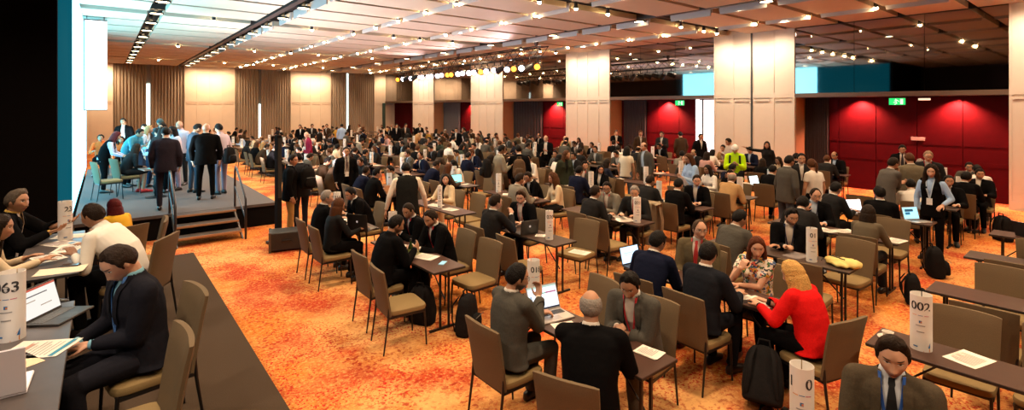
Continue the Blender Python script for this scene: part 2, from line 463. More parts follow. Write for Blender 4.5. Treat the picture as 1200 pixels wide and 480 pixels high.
    if jac or top == 'vest':
        mb = MB(); torso(mb, sm if jac else .016, g('hem', .06 if sit else .17), .030)
        if jac: sleeves(mb, sm)
        else:
            for s, S, *_ in arms: mb.tube([N-u*.045*k+r*s*.04, N-u*.045*k+r*s*.13], [.05, .05], 10)
        me = remesh(mb.mesh('jacket'), vj, 4)
        bm = bmesh.new(); bm.from_mesh(me)
        openj = g('open', False); bot = .012 if not openj else .055
        T_ = lambda x, uu: Vector(N+r*x+u*uu)
        lines = []
        for s in (-1, 1):
            a = np.array(T_(s*vw, .02)); b = np.array(T_(s*bot, -vz)); nr_ = nrm(np.cross(b-a, f))
            lines.append((a, nr_ if np.dot(nr_, r)*s > 0 else -nr_))
        wl = .045
        for (a, nr_) in lines:
            for off in (0., wl):
                bmesh.ops.bisect_plane(bm, geom=bm.verts[:]+bm.edges[:]+bm.faces[:], plane_co=Vector(a+nr_*off), plane_no=Vector(nr_))
        bmesh.ops.bisect_plane(bm, geom=bm.verts[:]+bm.edges[:]+bm.faces[:], plane_co=Vector(N+u*.012), plane_no=Vector(u), clear_outer=True) if False else None
        kill = []; lap = []
        for fc in bm.faces:
            c = np.array(fc.calc_center_median()); q = c-N; qu = float(np.dot(q, u)); qf = float(np.dot(q, f)); qr = float(np.dot(q, r))
            if abs(qr) > .16 or qu > .05: continue
            if qf < .012 and qu > -.012 and abs(qr) < .066 : 
                continue
            ins = [float(np.dot(c-a, nr_)) for a, nr_ in lines]
            if qf > .0 and max(ins) < 0 and qu > -vz-(.30 if openj else 0): kill.append(fc)
            elif jac and qf > .0 and min(ins) < 0 and 0 <= max(ins) < wl and -vz+.05 < qu < .0: lap.append(fc)
        for fc in bm.faces:
            c = np.array(fc.calc_center_median())
            if float(np.dot(c-N, u)) > .026 and np.linalg.norm((c-N)-u*np.dot(c-N, u)) < .075: kill.append(fc)
        if lap and lod < 2:
            mp = {}; nf = []
            for fc in lap:
                vs = []
                for v in fc.verts:
                    if v not in mp: mp[v] = bm.verts.new(v.co+v.normal*.011)
                    vs.append(mp[v])
                nf.append(vs)
            for vs in nf:
                try: bm.faces.new(vs).smooth = True
                except ValueError: pass
        bmesh.ops.delete(bm, geom=list(set(kill)), context='FACES')
        bm.to_mesh(me); bm.free()
        part('jacket' if jac else 'waistcoat', me, parent, g('topm'))
    if jac or top in ('shirt', 'vest', 'tee', 'dress'):
        mb = MB()
        torso(mb, .004 if jac else sm, .02 if jac else (g('hem', .05 if sit else .10) if top != 'dress' else .05), .046 if top in ('suit', 'coat', 'shirt', 'vest') else -.004)
        if top in ('shirt', 'vest'): sleeves(mb, .010, g('sleeve', 1.))
        elif top == 'tee': sleeves(mb, .012, .5)
        elif top == 'dress': sleeves(mb, .010, g('sleeve', .45))
        me = remesh(mb.mesh('shirt'), vj*.95, 3)
        if jac and lod < 2:
            for s, S, E, W, d, pn, cu in arms:
                mc = MB(); dd = nrm(W-E); mc.tube([W-dd*.03, W+dd*.006], [.031*k, .030*k], 12, round_caps=False)
                part('shirt_cuff', mc.mesh('shirt_cuff'), parent, g('shirtm'))
        nm = {'suit': 'shirt', 'coat': 'shirt', 'shirt': 'shirt', 'vest': 'shirt', 'tee': 'blouse', 'dress': 'dress'}[top]
        me.name = nm
        part(nm, me, parent, g('shirtm') if (jac or top == 'vest') else g('topm'))
    # front of the chest at (x, u)
    def front(x, uu, e):
        q = np.interp(uu, [-.40, -.30, -.195, -.095, -.045, .0, .03], [.128+bl, .122+bl*.8, .116+bl*.3, .105, .088, .070, .062]); hw = np.interp(uu, [-.4, -.195, -.095, -.045, 0, .03], [.16*wd, .165*wd, .16*wd, .14*wd, .08, .07])
        y = (q+e)*math.sqrt(max(0, 1-(abs(x)/(hw+e))**2.2))
        if fem: y = max(y, (.075+e*.5+math.sqrt(max(0, (.06+e*.3)**2-(abs(x)-.066)**2-(uu+.175)**2))) if (abs(x)-.066)**2+(uu+.175)**2 < (.06+e*.3)**2 else 0)
        return N+r*x+u*uu+f*y
    def strip(mb, pts, w, e):
        """ribbon through (x, u) points lying on the chest"""
        vs = []; fs = []
        for i, (x, uu) in enumerate(pts):
            ww = w[i] if isinstance(w, (list, tuple)) else w
            a, b = front(x-ww/2, uu, e), front(x+ww/2, uu, e)
            vs += [a, b, b+f*.003, a+f*.003]
        for i in range(len(pts)-1):
            for q in range(4):
                fs.append((i*4+q, i*4+(q+1) % 4, i*4+4+(q+1) % 4, i*4+4+q))
        fs += [(3, 2, 1, 0), tuple(4*(len(pts)-1)+q for q in range(4))]
        mb.add(vs, fs)
    if g('tie') is not None:
        mb = MB(); strip(mb, [(0, .012), (0, -.02), (0, -.035), (0, -.10), (0, -.20), (0, -vz-.02)], [.030, .036, .028, .045, .062, .07], .008)
        part('necktie', mb.mesh('necktie', False), parent, g('tie'))
    if g('lany') is not None:
        e = (.016 if jac else sm+.002); mb = MB()
        for s in (-1, 1): strip(mb, [(s*.060, .028), (s*.056, -.02), (s*.050, -.08), (s*.036, -.18), (s*.018, -.27), (s*.005, -.33)], .016, e)
        part('lanyard', mb.mesh('lanyard', False), parent, g('lany'))
        if g('badge', True):
            mb = MB(); c = front(0, -.33, e+.006); dz = nrm(-Z*.8-u*.4); bx = r
            a, b = c-bx*.042, c+bx*.042; dn_ = dz*.115; th = f*.004
            vs = [a, b, b+dn_, a+dn_, a+th, b+th, b+dn_+th, a+dn_+th]
            mb.add(vs, [(0, 3, 2, 1), (4, 5, 6, 7), (0, 1, 5, 4), (1, 2, 6, 5), (2, 3, 7, 6), (3, 0, 4, 7)])
            part('badge', mb.mesh('badge', False), parent, mat('badge_card', (.8, .74, .7), .4, var=.15, scale=40))
    if g('straps') is not None:
        for s in (-1, 1):
            mb = MB(); strip(mb, [(s*.115, -.03), (s*.118, -.08), (s*.122, -.16), (s*.128, -.26), (s*.135, -.34)], .05, sm+.012)
            part('pack_strap', mb.mesh('pack_strap', False), parent, g('straps'))
    # ---- trousers, shoes
    skirt = g('skirt', False)
    if top != 'dress' or g('trousers', False):
        mb = MB(); mb.rings([(P-Z*.075, X, Y, .15*wd, .11), (P-Z*.02, rh, fh, .172*wd, .125), (P+uh*.07, rh, fh, .162*wd, .122+bl*.7), (P1, rh, fh, .150*wd, .112+bl*.9)], 16, 2.3)
        for s, H, K, A in legs:
            mb.tube([H, (H+K)/2, K], [.094, .083, .065], 12); mb.tube([K, K*.6+A*.4, A+np.array((0, 0, .0))], [.065, .061, .050], 12, round_caps=False)
        part('trousers', remesh(mb.mesh('trousers'), vt, 3), parent, g('trom'))
    else:
        mb = MB()
        for s, H, K, A in legs: mb.tube([H, (H+K)/2, K+(K-H)*.0], [.092, .088, .076], 12)
        mb.ball(P, (.17*wd, .13, .082)); mid = (legs[0][2]+legs[1][2])/2; mb.tube([P+Y*.05, mid-Y*.04], [.10, .075], 12)
        if not sit: 
            mb.rings([(P-Z*.5, X, Y, .22, .17), (P, X, Y, .17, .13), (P1, rh, fh, .14, .11)], 16)
        part('skirt', remesh(mb.mesh('skirt'), vt, 3), parent, g('trom') or g('topm'))
    shoe = None
    for s, H, K, A in legs:
        mb = MB(); yaw = s*-.12; fwd = np.array((-math.sin(yaw)*1., math.cos(yaw), 0)); sx = np.cross(fwd, Z)
        B = np.array((A[0], A[1], 0.))
        hl_ = g('heel', 0.)
        mb.rings([(B-fwd*.075+Z*.035, sx, Z, .022, .030), (B-fwd*.06+Z*.042, sx, Z, .034, .042), (B+Z*.052, sx, Z, .040, .052), (B+fwd*.07+Z*.042, sx, Z, .044, .042), (B+fwd*.15+Z*.030, sx, Z, .046, .030), (B+fwd*.20+Z*.024, sx, Z, .030, .022), (B+fwd*.215+Z*.02, sx, Z, .012, .012)], 12, 2.4)
        part('shoe', mb.mesh('shoe'), parent, g('shoem') or mat('shoe_black', (.012, .010, .009), .35))
    # ---- extras on the head
    if g('glasses', False):
        mb = MB()
        pt = lambda x, y, z: Hc+R @ (np.array((x, y, z))*hs)
        for s in (-1, 1):
            q = [pt(s*.033+.021*math.cos(t), .097-.10*(abs(s*.033+.021*math.cos(t))**2)*6, .012+.017*math.sin(t)) for t in np.linspace(0, 2*PI, 13)]
            mb.tube(q, .0019, 6, round_caps=False)
            mb.tube([pt(s*.054, .080, .017), pt(s*.078, .0, .015), pt(s*.077, -.03, .002)], .0019, 6)
        mb.tube([pt(-.012, .1, .016), pt(.012, .1, .016)], .0018, 6)
        part('glasses', mb.mesh('glasses'), parent, mat('spectacle_frame', (.015, .012, .01), .3))
    if g('cap') is not None:
        mb = MB(); U, V, F = head_grid(24, 18)
        keep = [q for q in F if min(V[list(q)][:, 2]) > .02]
        mb.add(((V+U*.018)*hs) @ R.T+Hc, keep)
        mb.rings([(Hc+R @ np.array((0, .07+.012*i, .043-.003*i)), rr, hu, .075-.006*i*i*.6, .004) for i in range(6)], 14)
        part('cap', mb.mesh('cap'), parent, g('cap'))
    return dict(N=N, u=u, r=r, f=f, Hc=Hc, R=R, arms=arms, P=P)
BPM = None
def backpack_mesh(seed=0, w=.32, h=.46, d=.20):
    mb = MB()
    mb.rings([(np.array((0, 0, z*h)), (1, 0, 0), (0, 1, 0), w/2*a, d/2*b) for z, a, b in ((.0, .80, .72), (.03, .96, .96), (.25, 1.02, 1.06), (.55, .98, 1.0), (.8, .86, .85), (.93, .66, .62), (1., .3, .3))], 20, 3.2)
    me = remesh(mb.mesh('pack_body'), .014, 3)
    return me
def backpack(label, loc, rz, tilt=0., col=(.012, .011, .011), group=None, k=1.):
    root = thing('backpack', label, 'backpack', loc, rz, group); m = cloth(col, 'nylon')
    b = part('pack_body', backpack_mesh(), root, m)
    mb = MB(); mb.rings([(np.array((0, .115+.0*z, .05+z*.19)), (1, 0, 0), (0, 1, 0), .115*a, .05*a) for z, a in ((0, .8), (.1, 1), (.6, 1.), (.95, .8), (1.05, .4))], 16, 3)
    part('front_pocket', mb.mesh('front_pocket'), root, m)
    mb = MB(); mb.tube([(-.05, -.03, .44), (-.04, -.04, .50), (.04, -.04, .50), (.05, -.03, .44)], .010, 8); part('carry_handle', mb.mesh('carry_handle'), root, m)
    for s in (-1, 1):
        mb = MB(); mb.tube([(s*.07, -.09, .42), (s*.09, -.145, .33), (s*.10, -.14, .18), (s*.12, -.09, .06)], .020, 8, flat=.4); part('shoulder_strap', mb.mesh('shoulder_strap'), root, m)
    mb = MB(); mb.tube([(-.10, .165, .24), (0, .172, .25), (.10, .165, .24)], .004, 6); part('zipper', mb.mesh('zipper'), root, mat('zip_grey', (.12, .11, .1), .4, .5))
    root.rotation_euler = (tilt, 0, rz); root.scale = (k, k, k)
    return root
# ------------------------------------------------------------------ furniture
M_CHAIRB = mat('chair_fabric', (.135, .092, .050), .8, var=.16, scale=150, bump=.15, spec=.2)
M_CHAIRS = mat('chair_seat_fabric', (.22, .148, .062), .8, var=.14, scale=150, bump=.15, spec=.2)
M_BLACKM = mat('black_metal', (.012, .011, .011), .4, .3)
M_TOP = mat('table_laminate', (.060, .027, .018), .42, var=.25, scale=9, spec=.28)
M_TOPK = mat('table_laminate_dark', (.052, .030, .021), .45, var=.25, scale=9, spec=.28)
M_EDGE = mat('table_edge', (.012, .010, .009), .5)
M_WHITE = mat('paper_white', (.80, .74, .64), .7, var=.03, scale=20)
M_SIGN = mat('sign_card', (.82, .77, .72), .6)
M_INK = mat('ink_dark', (.03, .028, .03), .6)
M_GREYP = mat('ink_grey', (.32, .30, .29), .6)
M_BLUE = mat('print_blue', (.03, .16, .42), .55); M_ORANGE = mat('print_orange', (.75, .25, .02), .55); M_PINK = mat('print_pink', (.62, .07, .16), .55)
def chair_parts():
    W = .235
    # backrest: gently curved padded panel
    def panel():
        mb = MB(); nu, nv = 12, 10; vs = []
        for side in (0, 1):
            for j in range(nv+1):
                for i in range(nu+1):
                    s = -1+2*i/nu; t = j/nv
                    hw = W*(1-.06*(1-t)); x = hw*s
                    edge = (1-abs(s)**6)**.5 if abs(s) < 1 else 0
                    topr = 1 if t < .9 else math.sqrt(max(0, 1-((t-.9)/.1)**2))*.7+.3
                    th = .010+.016*edge*topr
                    z = .40+.515*t - .012*abs(s)**4*(t > .85)
                    y = -.205-.085*t-.02*t*t+.028*s*s*(.3+.7*t)
                    vs.append((x, y+(th if side else -th), z))
        n = (nu+1)*(nv+1); fs = []
        for j in range(nv):
            for i in range(nu):
                a = j*(nu+1)+i; b = a+1; c = a+nu+2; d = a+nu+1
                fs.append((a, b, c, d)); fs.append((n+a, n+d, n+c, n+b))
        bd = [i for i in range(nu+1)]+[j*(nu+1)+nu for j in range(1, nv+1)]+[nv*(nu+1)+i for i in range(nu-1, -1, -1)]+[j*(nu+1) for j in range(nv-1, 0, -1)]
        for k in range(len(bd)):
            a, b = bd[k], bd[(k+1) % len(bd)]; fs.append((a, n+a, n+b, b))
        mb.add(vs, fs); return mb
    def seat():
        mb = MB()
        rs = []
        for z, q in ((.405, .90), (.412, .98), (.440, 1.0), (.458, .97), (.466, .86)):
            rs.append((np.array((0, .01, z)), (1, 0, 0), (0, 1, 0), .232*q, .230*q))
        mb.rings(rs, 28, 6); return mb
    def leg(s, fr):
        mb = MB()
        if fr: mb.tube([(s*.205, .205, .41), (s*.212, .225, 0.0)], [.012, .009], 8, round_caps=False)
        else: mb.tube([(s*.212, -.215, .50), (s*.212, -.225, .36), (s*.216, -.275, 0.0)], [.011, .012, .009], 8, round_caps=False)
        return mb
    def frame():
        mb = MB()
        mb.box((-.215, -.215, .375), (.215, -.195, .405)); mb.box((-.215, .19, .385), (.215, .21, .405))
        for s in (-1, 1): mb.box((s*.212-.01, -.2, .38), (s*.212+.01, .2, .405))
        return mb
    return [('seat', seat(), M_CHAIRS), ('backrest', panel(), M_CHAIRB)]+[('leg', leg(s, fr), M_BLACKM) for s in (-1, 1) for fr in (1, 0)]+[('seat_frame', frame(), M_BLACKM)]
_cp = []
for nm, mb, m in chair_parts():
    _cp.append((nm, setm(mb.mesh(nm, True, 50), m)))
_cj = MB()
for nm, mb, m in chair_parts(): _cj.add(mb.v, mb.f, {'seat': 1, 'backrest': 0}.get(nm, 2))
_chair_joined = setm(_cj.mesh('banquet_chair', True, 50), M_CHAIRB, M_CHAIRS, M_BLACKM)
def chair(x, y, h, label, group='banquet chairs around the tables', z=0., full=True, m=None):
    """h = heading the sitter faces, degrees; (x, y) = middle of the seat"""
    rz = math.radians(h)-PI/2
    if full:
        t = thing('banquet_chair', label, 'chair', (x, y, z), rz, group)
        for nm, me in _cp: link(nm, me, t, [m] if (m and nm == 'backrest') else None)
        return t
    o = link('banquet_chair', _chair_joined, None); o.location = (x, y, z); o.rotation_euler = (0, 0, rz)
    return tag(o, label, 'chair', group)
TW = .45
def table_parts(L):
    def top():
        mb = MB(); mb.box((0, 0, .722), (TW, L, .75), 0)
        me = bevelled(mb.mesh('tabletop', False), .004, 1); return me
    out = []
    me = top(); 
    out.append(('tabletop', me, [M_TOP, M_EDGE]))
    for y, s in ((.13, 1), (L-.13, -1)):
        for x in (TW/2-.06, TW/2+.06):
            mb = MB(); mb.box((x-.011, y-.011, .02), (x+.011, y+.011, .72)); out.append(('table_leg', mb.mesh('table_leg', False), [M_BLACKM]))
        mb = MB(); mb.box((.02, y-.014, 0), (TW-.02, y+.014, .026)); out.append(('foot_bar', mb.mesh('foot_bar', False), [M_BLACKM]))
        mb = MB(); mb.box((.06, y-.012, .70), (TW-.06, y+.012, .722)); out.append(('top_rail', mb.mesh('top_rail', False), [M_BLACKM]))
        mb = MB(); mb.tube([(TW/2, y, .36), (TW/2, y+s*.36, .715)], .009, 6); out.append(('leg_brace', mb.mesh('leg_brace'), [M_BLACKM]))
    return out
_tp = {}
def table(x, y, L, label, z=0., full=True, m=None, group='long dark folding tables'):
    key = (round(L, 2), full)
    if key not in _tp:
        ps = table_parts(L)
        for nm, me, ms in ps: setm(me, *ms)
        me = ps[0][1]
        for p in me.polygons: p.material_index = 1 if abs(p.normal.z) < .5 else 0
        if not full:
            n = (len(ps)-1)//2; lf = []
            for half in (ps[1:1+n], ps[1+n:]):
                mb = MB()
                for nm, q, ms in half: mb.add([v.co for v in q.vertices], [tuple(p.vertices) for p in q.polygons])
                lf.append(('leg_frame', setm(mb.mesh('leg_frame', False), M_BLACKM), None))
            ps = [ps[0]]+lf
        _tp[key] = [(a, b) for a, b, *_ in ps]
    t = thing('folding_table', label, 'table', (x, y, z), 0, group)
    for nm, me in _tp[key]: 
        o = link(nm, me, t)
        if m and nm == 'tabletop': o.material_slots[0].link = 'OBJECT'; o.material_slots[0].material = m
    return t
# ---- table signs: a card rolled into a tube, number near the top, printed lines and coloured corner below
def wrap(me, r, ang0, z0):
    for v in me.vertices:
        a = ang0+v.co.x/r; v.co = ((r+.0012)*math.sin(a), -(r+.0012)*math.cos(a), z0+v.co.y)
    return me
def strip_mesh(w, h, name='print', n=8):
    mb = MB(); vs = [( -w/2+w*i/n, s*h/2, 0) for s in (-1, 1) for i in range(n+1)]
    mb.add(vs, [(i, i+1, n+2+i, n+1+i) for i in range(n)]); return mb.mesh(name, False)
_tubes = {}
def tube_mesh(r, h):
    if (r, h) in _tubes: return _tubes[(r, h)]
    mb = MB(); n = 28; vs = []; t = .0016
    for rr, sgn in ((r, 0), (r-t, 1)):
        for z in (0, 1):
            for i in range(n+1):
                a = PI*1.02+2*PI*.985*i/n
                hh = h*(1 if z else 0)
                vs.append((rr*math.sin(a), -rr*math.cos(a), hh))
    N = n+1
    fs = []
    for i in range(n):
        fs += [(i, i+1, N+i+1, N+i), (2*N+i, 3*N+i, 3*N+i+1, 2*N+i+1), (N+i, N+i+1, 3*N+i+1, 3*N+i), (i, 2*N+i, 2*N+i+1, i+1)]
    fs += [(0, N, 3*N, 2*N), (n, 2*N+n, 3*N+n, N+n)]
    mb.add(vs, fs); _tubes[(r, h)] = mb.mesh('card_tube', True, 50); return _tubes[(r, h)]
def sign(x, y, z, label, digits=None, face=-50., r=.062, h=.42, detail=True, group='numbered paper table signs', dsz=.075, col=None):
    t = thing('table_sign', label, 'table sign', (x, y, z), math.radians(face+90), group)
    tm = tube_mesh(r, h)
    if not tm.materials: setm(tm, M_SIGN)
    link('card_tube', tm, t)
    if digits: part('number', wrap(text_mesh(digits, dsz, 'number'), r, 0, h-.085), t, M_INK)
    if detail:
        for i, (a, m) in enumerate(((-.55, M_ORANGE), (-.0, M_BLUE), (.55, M_PINK))):
            part('printed_line', wrap(strip_mesh(.031, .004), r, a, h-.155), t, m)
        part('printed_mark', wrap(strip_mesh(.018, .02), r, -.0, h-.205), t, M_BLUE)
        part('printed_mark', wrap(strip_mesh(.010, .012), r, .06, h-.207), t, M_ORANGE)
        part('printed_text', wrap(strip_mesh(.06, .007), r, 0, h-.235), t, M_GREYP)
        part('printed_text', wrap(strip_mesh(.05, .008), r, 0, h-.285), t, M_GREYP)
        part('printed_text', wrap(strip_mesh(.03, .010), r, -.45, .035), t, M_BLUE)
        mb = MB(); mb.add([(.018, .0, 0), (.065, .0, 0), (.065, .06, 0), (.05, .05, 0)], [(0, 1, 2, 3)]); part('corner_print', wrap(mb.mesh('corner_print', False), r, .0, .002), t, M_ORANGE)
        mb = MB(); mb.add([(.05, .032, 0), (.067, .03, 0), (.067, .075, 0)], [(0, 1, 2)]); part('corner_print', wrap(mb.mesh('corner_print', False), r+.0004, .0, .002), t, M_BLUE)
    else:
        part('printed_text', wrap(strip_mesh(.05, .03), r, 0, h-.09), t, M_GREYP)
        part('printed_text', wrap(strip_mesh(.05, .012), r, 0, h-.24), t, M_GREYP)
    return t
# ---- laptops
def laptop(x, y, z, face, label, screen=(.55, .75, 1.), es=2.2, shell='silver', open_=105, w=.32, d=.22, art=None, logo=True):
    """face = heading of the user side looking away from the user (user sits behind the -y side)"""
    t = thing('laptop', label, 'laptop', (x, y, z), math.radians(face)-PI/2)
    ms = {'silver': mat('laptop_silver', (.55, .50, .46), .35, .6), 'dark': mat('laptop_dark', (.045, .042, .04), .4, .3), 'black': mat('laptop_black', (.014, .013, .013), .35), 'white': mat('laptop_white', (.88, .84, .90), .45), 'pink': mat('laptop_pinkish', (.48, .36, .48), .35, .4)}[shell]
    mb = MB(); mb.box((-w/2, -d/2, 0), (w/2, d/2, .016), bev=.004); part('base', mb.mesh('base', False), t, ms)
    mk = MB(); kw = w*.86/12; 
    for j in range(4):
        for i in range(12):
            x0 = -w*.43+kw*i; y0 = d*.02+.021*j
            mk.box((x0+.0015, y0-.0, .016), (x0+kw-.0015, y0+.017, .0185))
    part('keyboard', mk.mesh('keyboard', False), t, mat('laptop_keys', (.03, .03, .032), .5) if shell != 'dark' else mat('laptop_keys_grey', (.10, .10, .10), .5))
    mb = MB(); mb.box((-.05, -d*.42, .016), (.05, -d*.1, .0168)); part('trackpad', mb.mesh('trackpad', False), t, mat('laptop_pad', (.38, .35, .33), .35, .3) if shell != 'dark' else mat('laptop_pad_dark', (.06, .06, .06), .4))
    a = math.radians(open_-90); Mx = Matrix.Translation((0, d/2-.004, .014)) @ Matrix.Rotation(-a, 4, 'X')
    lh = d*.98
    mb = MB(); mb.box((-w/2, 0, 0), (w/2, .009, lh), M=Mx, bev=.0035); lid = part('lid', mb.mesh('lid', False), t, ms)
    mb = MB(); mb.box((-w/2+.010, -.0012, .016), (w/2-.010, .0002, lh-.010), M=Mx)
    part('screen', mb.mesh('screen', False), lid, mat('screen_%02d%02d%02d_%02d' % (*(int(c*99) for c in screen), int(es*10)), (.02, .02, .02), .3, emit=screen, es=es))
    for q in (art or []):
        (x0, z0, x1, z1), c, e = q
        mb = MB(); mb.box((-w/2+.01+(w-.02)*x0, -.0024, .016+(lh-.026)*z0), (-w/2+.01+(w-.02)*x1, -.0013, .016+(lh-.026)*z1), M=Mx)
        part('screen_content', mb.mesh('screen_content', False), lid, mat('scr_%02d%02d%02d_%02d' % (*(int(k*99) for k in c), int(e*10)), (.02, .02, .02), .4, emit=c, es=e))
    if logo:
        mb = MB(); mb.rings([(np.array(Mx @ Vector((0, q, lh*.55))), np.array((1., 0, 0)), np.array(Mx.to_3x3() @ Vector((0, 0, 1))), .016, .018) for q in (.0088, .0098)], 16)
        part('lid_emblem', mb.mesh('lid_emblem', False), lid, mat('emblem', (.7, .68, .7), .3, emit=(.8, .75, .8), es=.25))
    return t
# ---- small things on tables
def sheet_mesh(w, l, seed=0, n=1, mark=True):
    rnd = random.Random(seed); mb = MB()
    for k in range(n):
        a = rnd.uniform(-.06, .06)*(k > 0); dx, dy = rnd.uniform(-.006, .006), rnd.uniform(-.006, .006)
        Mx = Matrix.Translation((dx, dy, k*.0016)) @ Matrix.Rotation(a, 4, 'Z')
        vs = [Mx @ Vector((-w/2+w*i/4, -l/2+l*j/4, .0012*k+.0008+.004*(i in (0, 4) and j in (0, 4))*rnd.random())) for j in range(5) for i in range(5)]
        vs2 = [v-Vector((0, 0, .001)) for v in vs]
        fs = [(j*5+i, j*5+i+1, j*5+i+6, j*5+i+5) for j in range(4) for i in range(4)]
        mb.add(vs+vs2, fs+[tuple(25+q for q in reversed(f)) for f in fs]+[(0, 25, 26, 1), (1, 26, 27, 2), (2, 27, 28, 3), (3, 28, 29, 4), (20, 21, 46, 45), (21, 22, 47, 46), (22, 23, 48, 47), (23, 24, 49, 48)])
    return mb
def paper(x, y, z, rz, label, w=.21, l=.297, n=1, lines=True, col=None, accent=None, cat='paper', group='papers on the tables', name=None):
    t = thing(name or ('sheet_of_paper' if n == 1 else 'stack_of_papers'), label, cat, (x, y, z+.0012), math.radians(rz), group)
    part('sheet' if n == 1 else 'sheets', sheet_mesh(w, l, int(abs(x*1000+y*77)), n).mesh('sheet', False), t, col or M_WHITE)
    zt = .0028*n+.0006
    if lines:
        mb = MB()
        for i in range(9): mb.box((-w*.38, l*(.34-.075*i), zt), (w*(.38 if i % 3 else .2), l*(.34-.075*i)+.006, zt+.0004))
        part('printed_lines', mb.mesh('printed_lines', False), t, M_GREYP)
    if accent:
        for (x0, y0, x1, y1), c in accent:
            mb = MB(); mb.box((w*x0, l*y0, zt+.0002), (w*x1, l*y1, zt+.0007)); part('printed_block', mb.mesh('printed_block', False), t, mat('print_%02d%02d%02d' % tuple(int(k*99) for k in c), c, .6))
    return t
def phone(x, y, z, rz, label, col=(.015, .015, .017), glow=None):
    t = thing('mobile_phone', label, 'phone', (x, y, z), math.radians(rz))
    mb = MB(); mb.box((-.036, -.073, 0), (.036, .073, .009), bev=.003); part('case', mb.mesh('case', False), t, mat('phone_%02d%02d%02d' % tuple(int(k*99) for k in col), col, .3))
    mb = MB(); mb.box((-.032, -.064, .009), (.032, .064, .0094))
    part('screen', mb.mesh('screen', False), t, mat('phone_screen_lit', (.1, .2, .25), .2, emit=glow, es=1.) if glow else mat('phone_glass', (.02, .02, .022), .12))
    return t
def cup(x, y, z, label, saucer=False):
    t = thing('paper_cup' if not saucer else 'coffee_cup', label, 'cup', (x, y, z))
    mb = MB(); X_, Y_ = (1, 0, 0), (0, 1, 0)
    if not saucer:
        prof = [(0, .0), (0, .024), (.075, .034), (.078, .035), (.076, .032), (.01, .022), (.008, 0)]
        m = mat('paper_cup', (.72, .64, .55), .6)
    else:
        prof = [(.012, .0), (.012, .022), (.03, .036), (.062, .042), (.060, .038), (.03, .032), (.018, 0)]
        m = mat('china_white', (.78, .72, .64), .25)
    mb.rings([(np.array((0, 0, q)), X_, Y_, max(rr, .001), max(rr, .001)) for q, rr in prof], 24, cap=False); part('cup_body', mb.mesh('cup_body', True, 40), t, m)
    if saucer:
        mb = MB(); mb.rings([(np.array((0, 0, q)), X_, Y_, rr, rr) for q, rr in ((0, .035), (.004, .045), (.014, .072), (.017, .073), (.013, .05), (.011, .02), (.0105, .001))], 28, cap=False); part('saucer', mb.mesh('saucer', True, 40), t, m)
        mb = MB(); mb.tube([(.040, 0, .05), (.060, 0, .048), (.062, 0, .03), (.036, 0, .025)], .005, 8); part('handle', mb.mesh('handle'), t, m)
    else:
        mb = MB(); mb.box((-.014, -.0335, .025), (.014, -.0315, .055)); part('printed_logo', mb.mesh('printed_logo', False), t, mat('print_brown', (.3, .16, .1), .6))
    return t
def bottle(x, y, z, label):
    t = thing('glass_bottle', label, 'bottle', (x, y, z)); X_, Y_ = (1, 0, 0), (0, 1, 0)
    mb = MB(); mb.rings([(np.array((0, 0, q)), X_, Y_, rr, rr) for q, rr in ((0, .028), (.005, .034), (.12, .034), (.15, .026), (.175, .014), (.215, .0125))], 20); part('glass_body', mb.mesh('glass_body', True, 40), t, mat('dark_green_glass', (.03, .05, .01), .1, spec=.8))
    mb = MB(); mb.rings([(np.array((0, 0, q)), X_, Y_, .0145, .0145) for q in (.205, .235)], 16); part('bottle_cap', mb.mesh('bottle_cap', True, 40), t, mat('cap_dark', (.02, .02, .02), .4))
    mb = MB(); mb.rings([(np.array((0, 0, q)), X_, Y_, .0348, .0348) for q in (.04, .105)], 20, cap=False); part('bottle_label', mb.mesh('bottle_label'), t, mat('label_green', (.35, .42, .10), .6))
    return t
# ------------------------------------------------------------------ the room
CH = 5.4; XR = 18.5; YB = 40.0; XL = -7.0; YF = -6.0
def carpet_material():
    m, nt, b = _bsdf('carpet_orange'); L = nt.links
    tc = nt.nodes.new('ShaderNodeTexCoord')
    def noise(s, d=3., r=.55, off=0.):
        mp = nt.nodes.new('ShaderNodeMapping'); mp.inputs['Location'].default_value = (off, off*.7, 0); L.new(tc.outputs['Object'], mp.inputs[0])
        n = nt.nodes.new('ShaderNodeTexNoise'); n.inputs['Scale'].default_value = s; n.inputs['Detail'].default_value = d; n.inputs['Roughness'].default_value = r
        L.new(mp.outputs[0], n.inputs['Vector']); return n.outputs['Fac']
    def ramp(f, a, c):
        r = nt.nodes.new('ShaderNodeMapRange'); r.inputs[1].default_value = a; r.inputs[2].default_value = c; L.new(f, r.inputs[0]); return r.outputs[0]
    big = noise(.55, 4, .6); mid = noise(1.7, 4, .65, 11.); fine = noise(26, 4, .7, 5.); spk = noise(19, 3, .6, 31.); red = noise(.9, 3, .6, 53.)
    col = mixc(nt, ramp(big, .38, .62), (.55, .17, .024), (.70, .36, .125))
    col = mixc(nt, ramp(mid, .50, .70), col, (.52, .125, .016))
    col = mixc(nt, MN(nt, 'MULTIPLY', ramp(red, .50, .62), .85), col, (.40, .032, .010))
    col = mixc(nt, MN(nt, 'MULTIPLY', ramp(fine, .50, .60), .5), col, (.76, .42, .14))
    dk = MN(nt, 'MULTIPLY', ramp(spk, .53, .58), ramp(mid, .36, .58))
    col = mixc(nt, MN(nt, 'MULTIPLY', dk, .8), col, (.30, .018, .010))
    rs = noise(34, 2, .6, 71.); rz_ = noise(1.1, 4, .65, 91.)
    col = mixc(nt, MN(nt, 'MULTIPLY', ramp(rs, .55, .59), ramp(rz_, .42, .58)), col, (.46, .014, .010))
    L.new(col, b.inputs['Base Color']); b.inputs['Roughness'].default_value = .95; b.inputs['Specular IOR Level'].default_value = .1
    bp = nt.nodes.new('ShaderNodeBump'); bp.inputs['Strength'].default_value = .35; bp.inputs['Distance'].default_value = .01; L.new(fine, bp.inputs['Height']); L.new(bp.outputs['Normal'], b.inputs['Normal'])
    return m
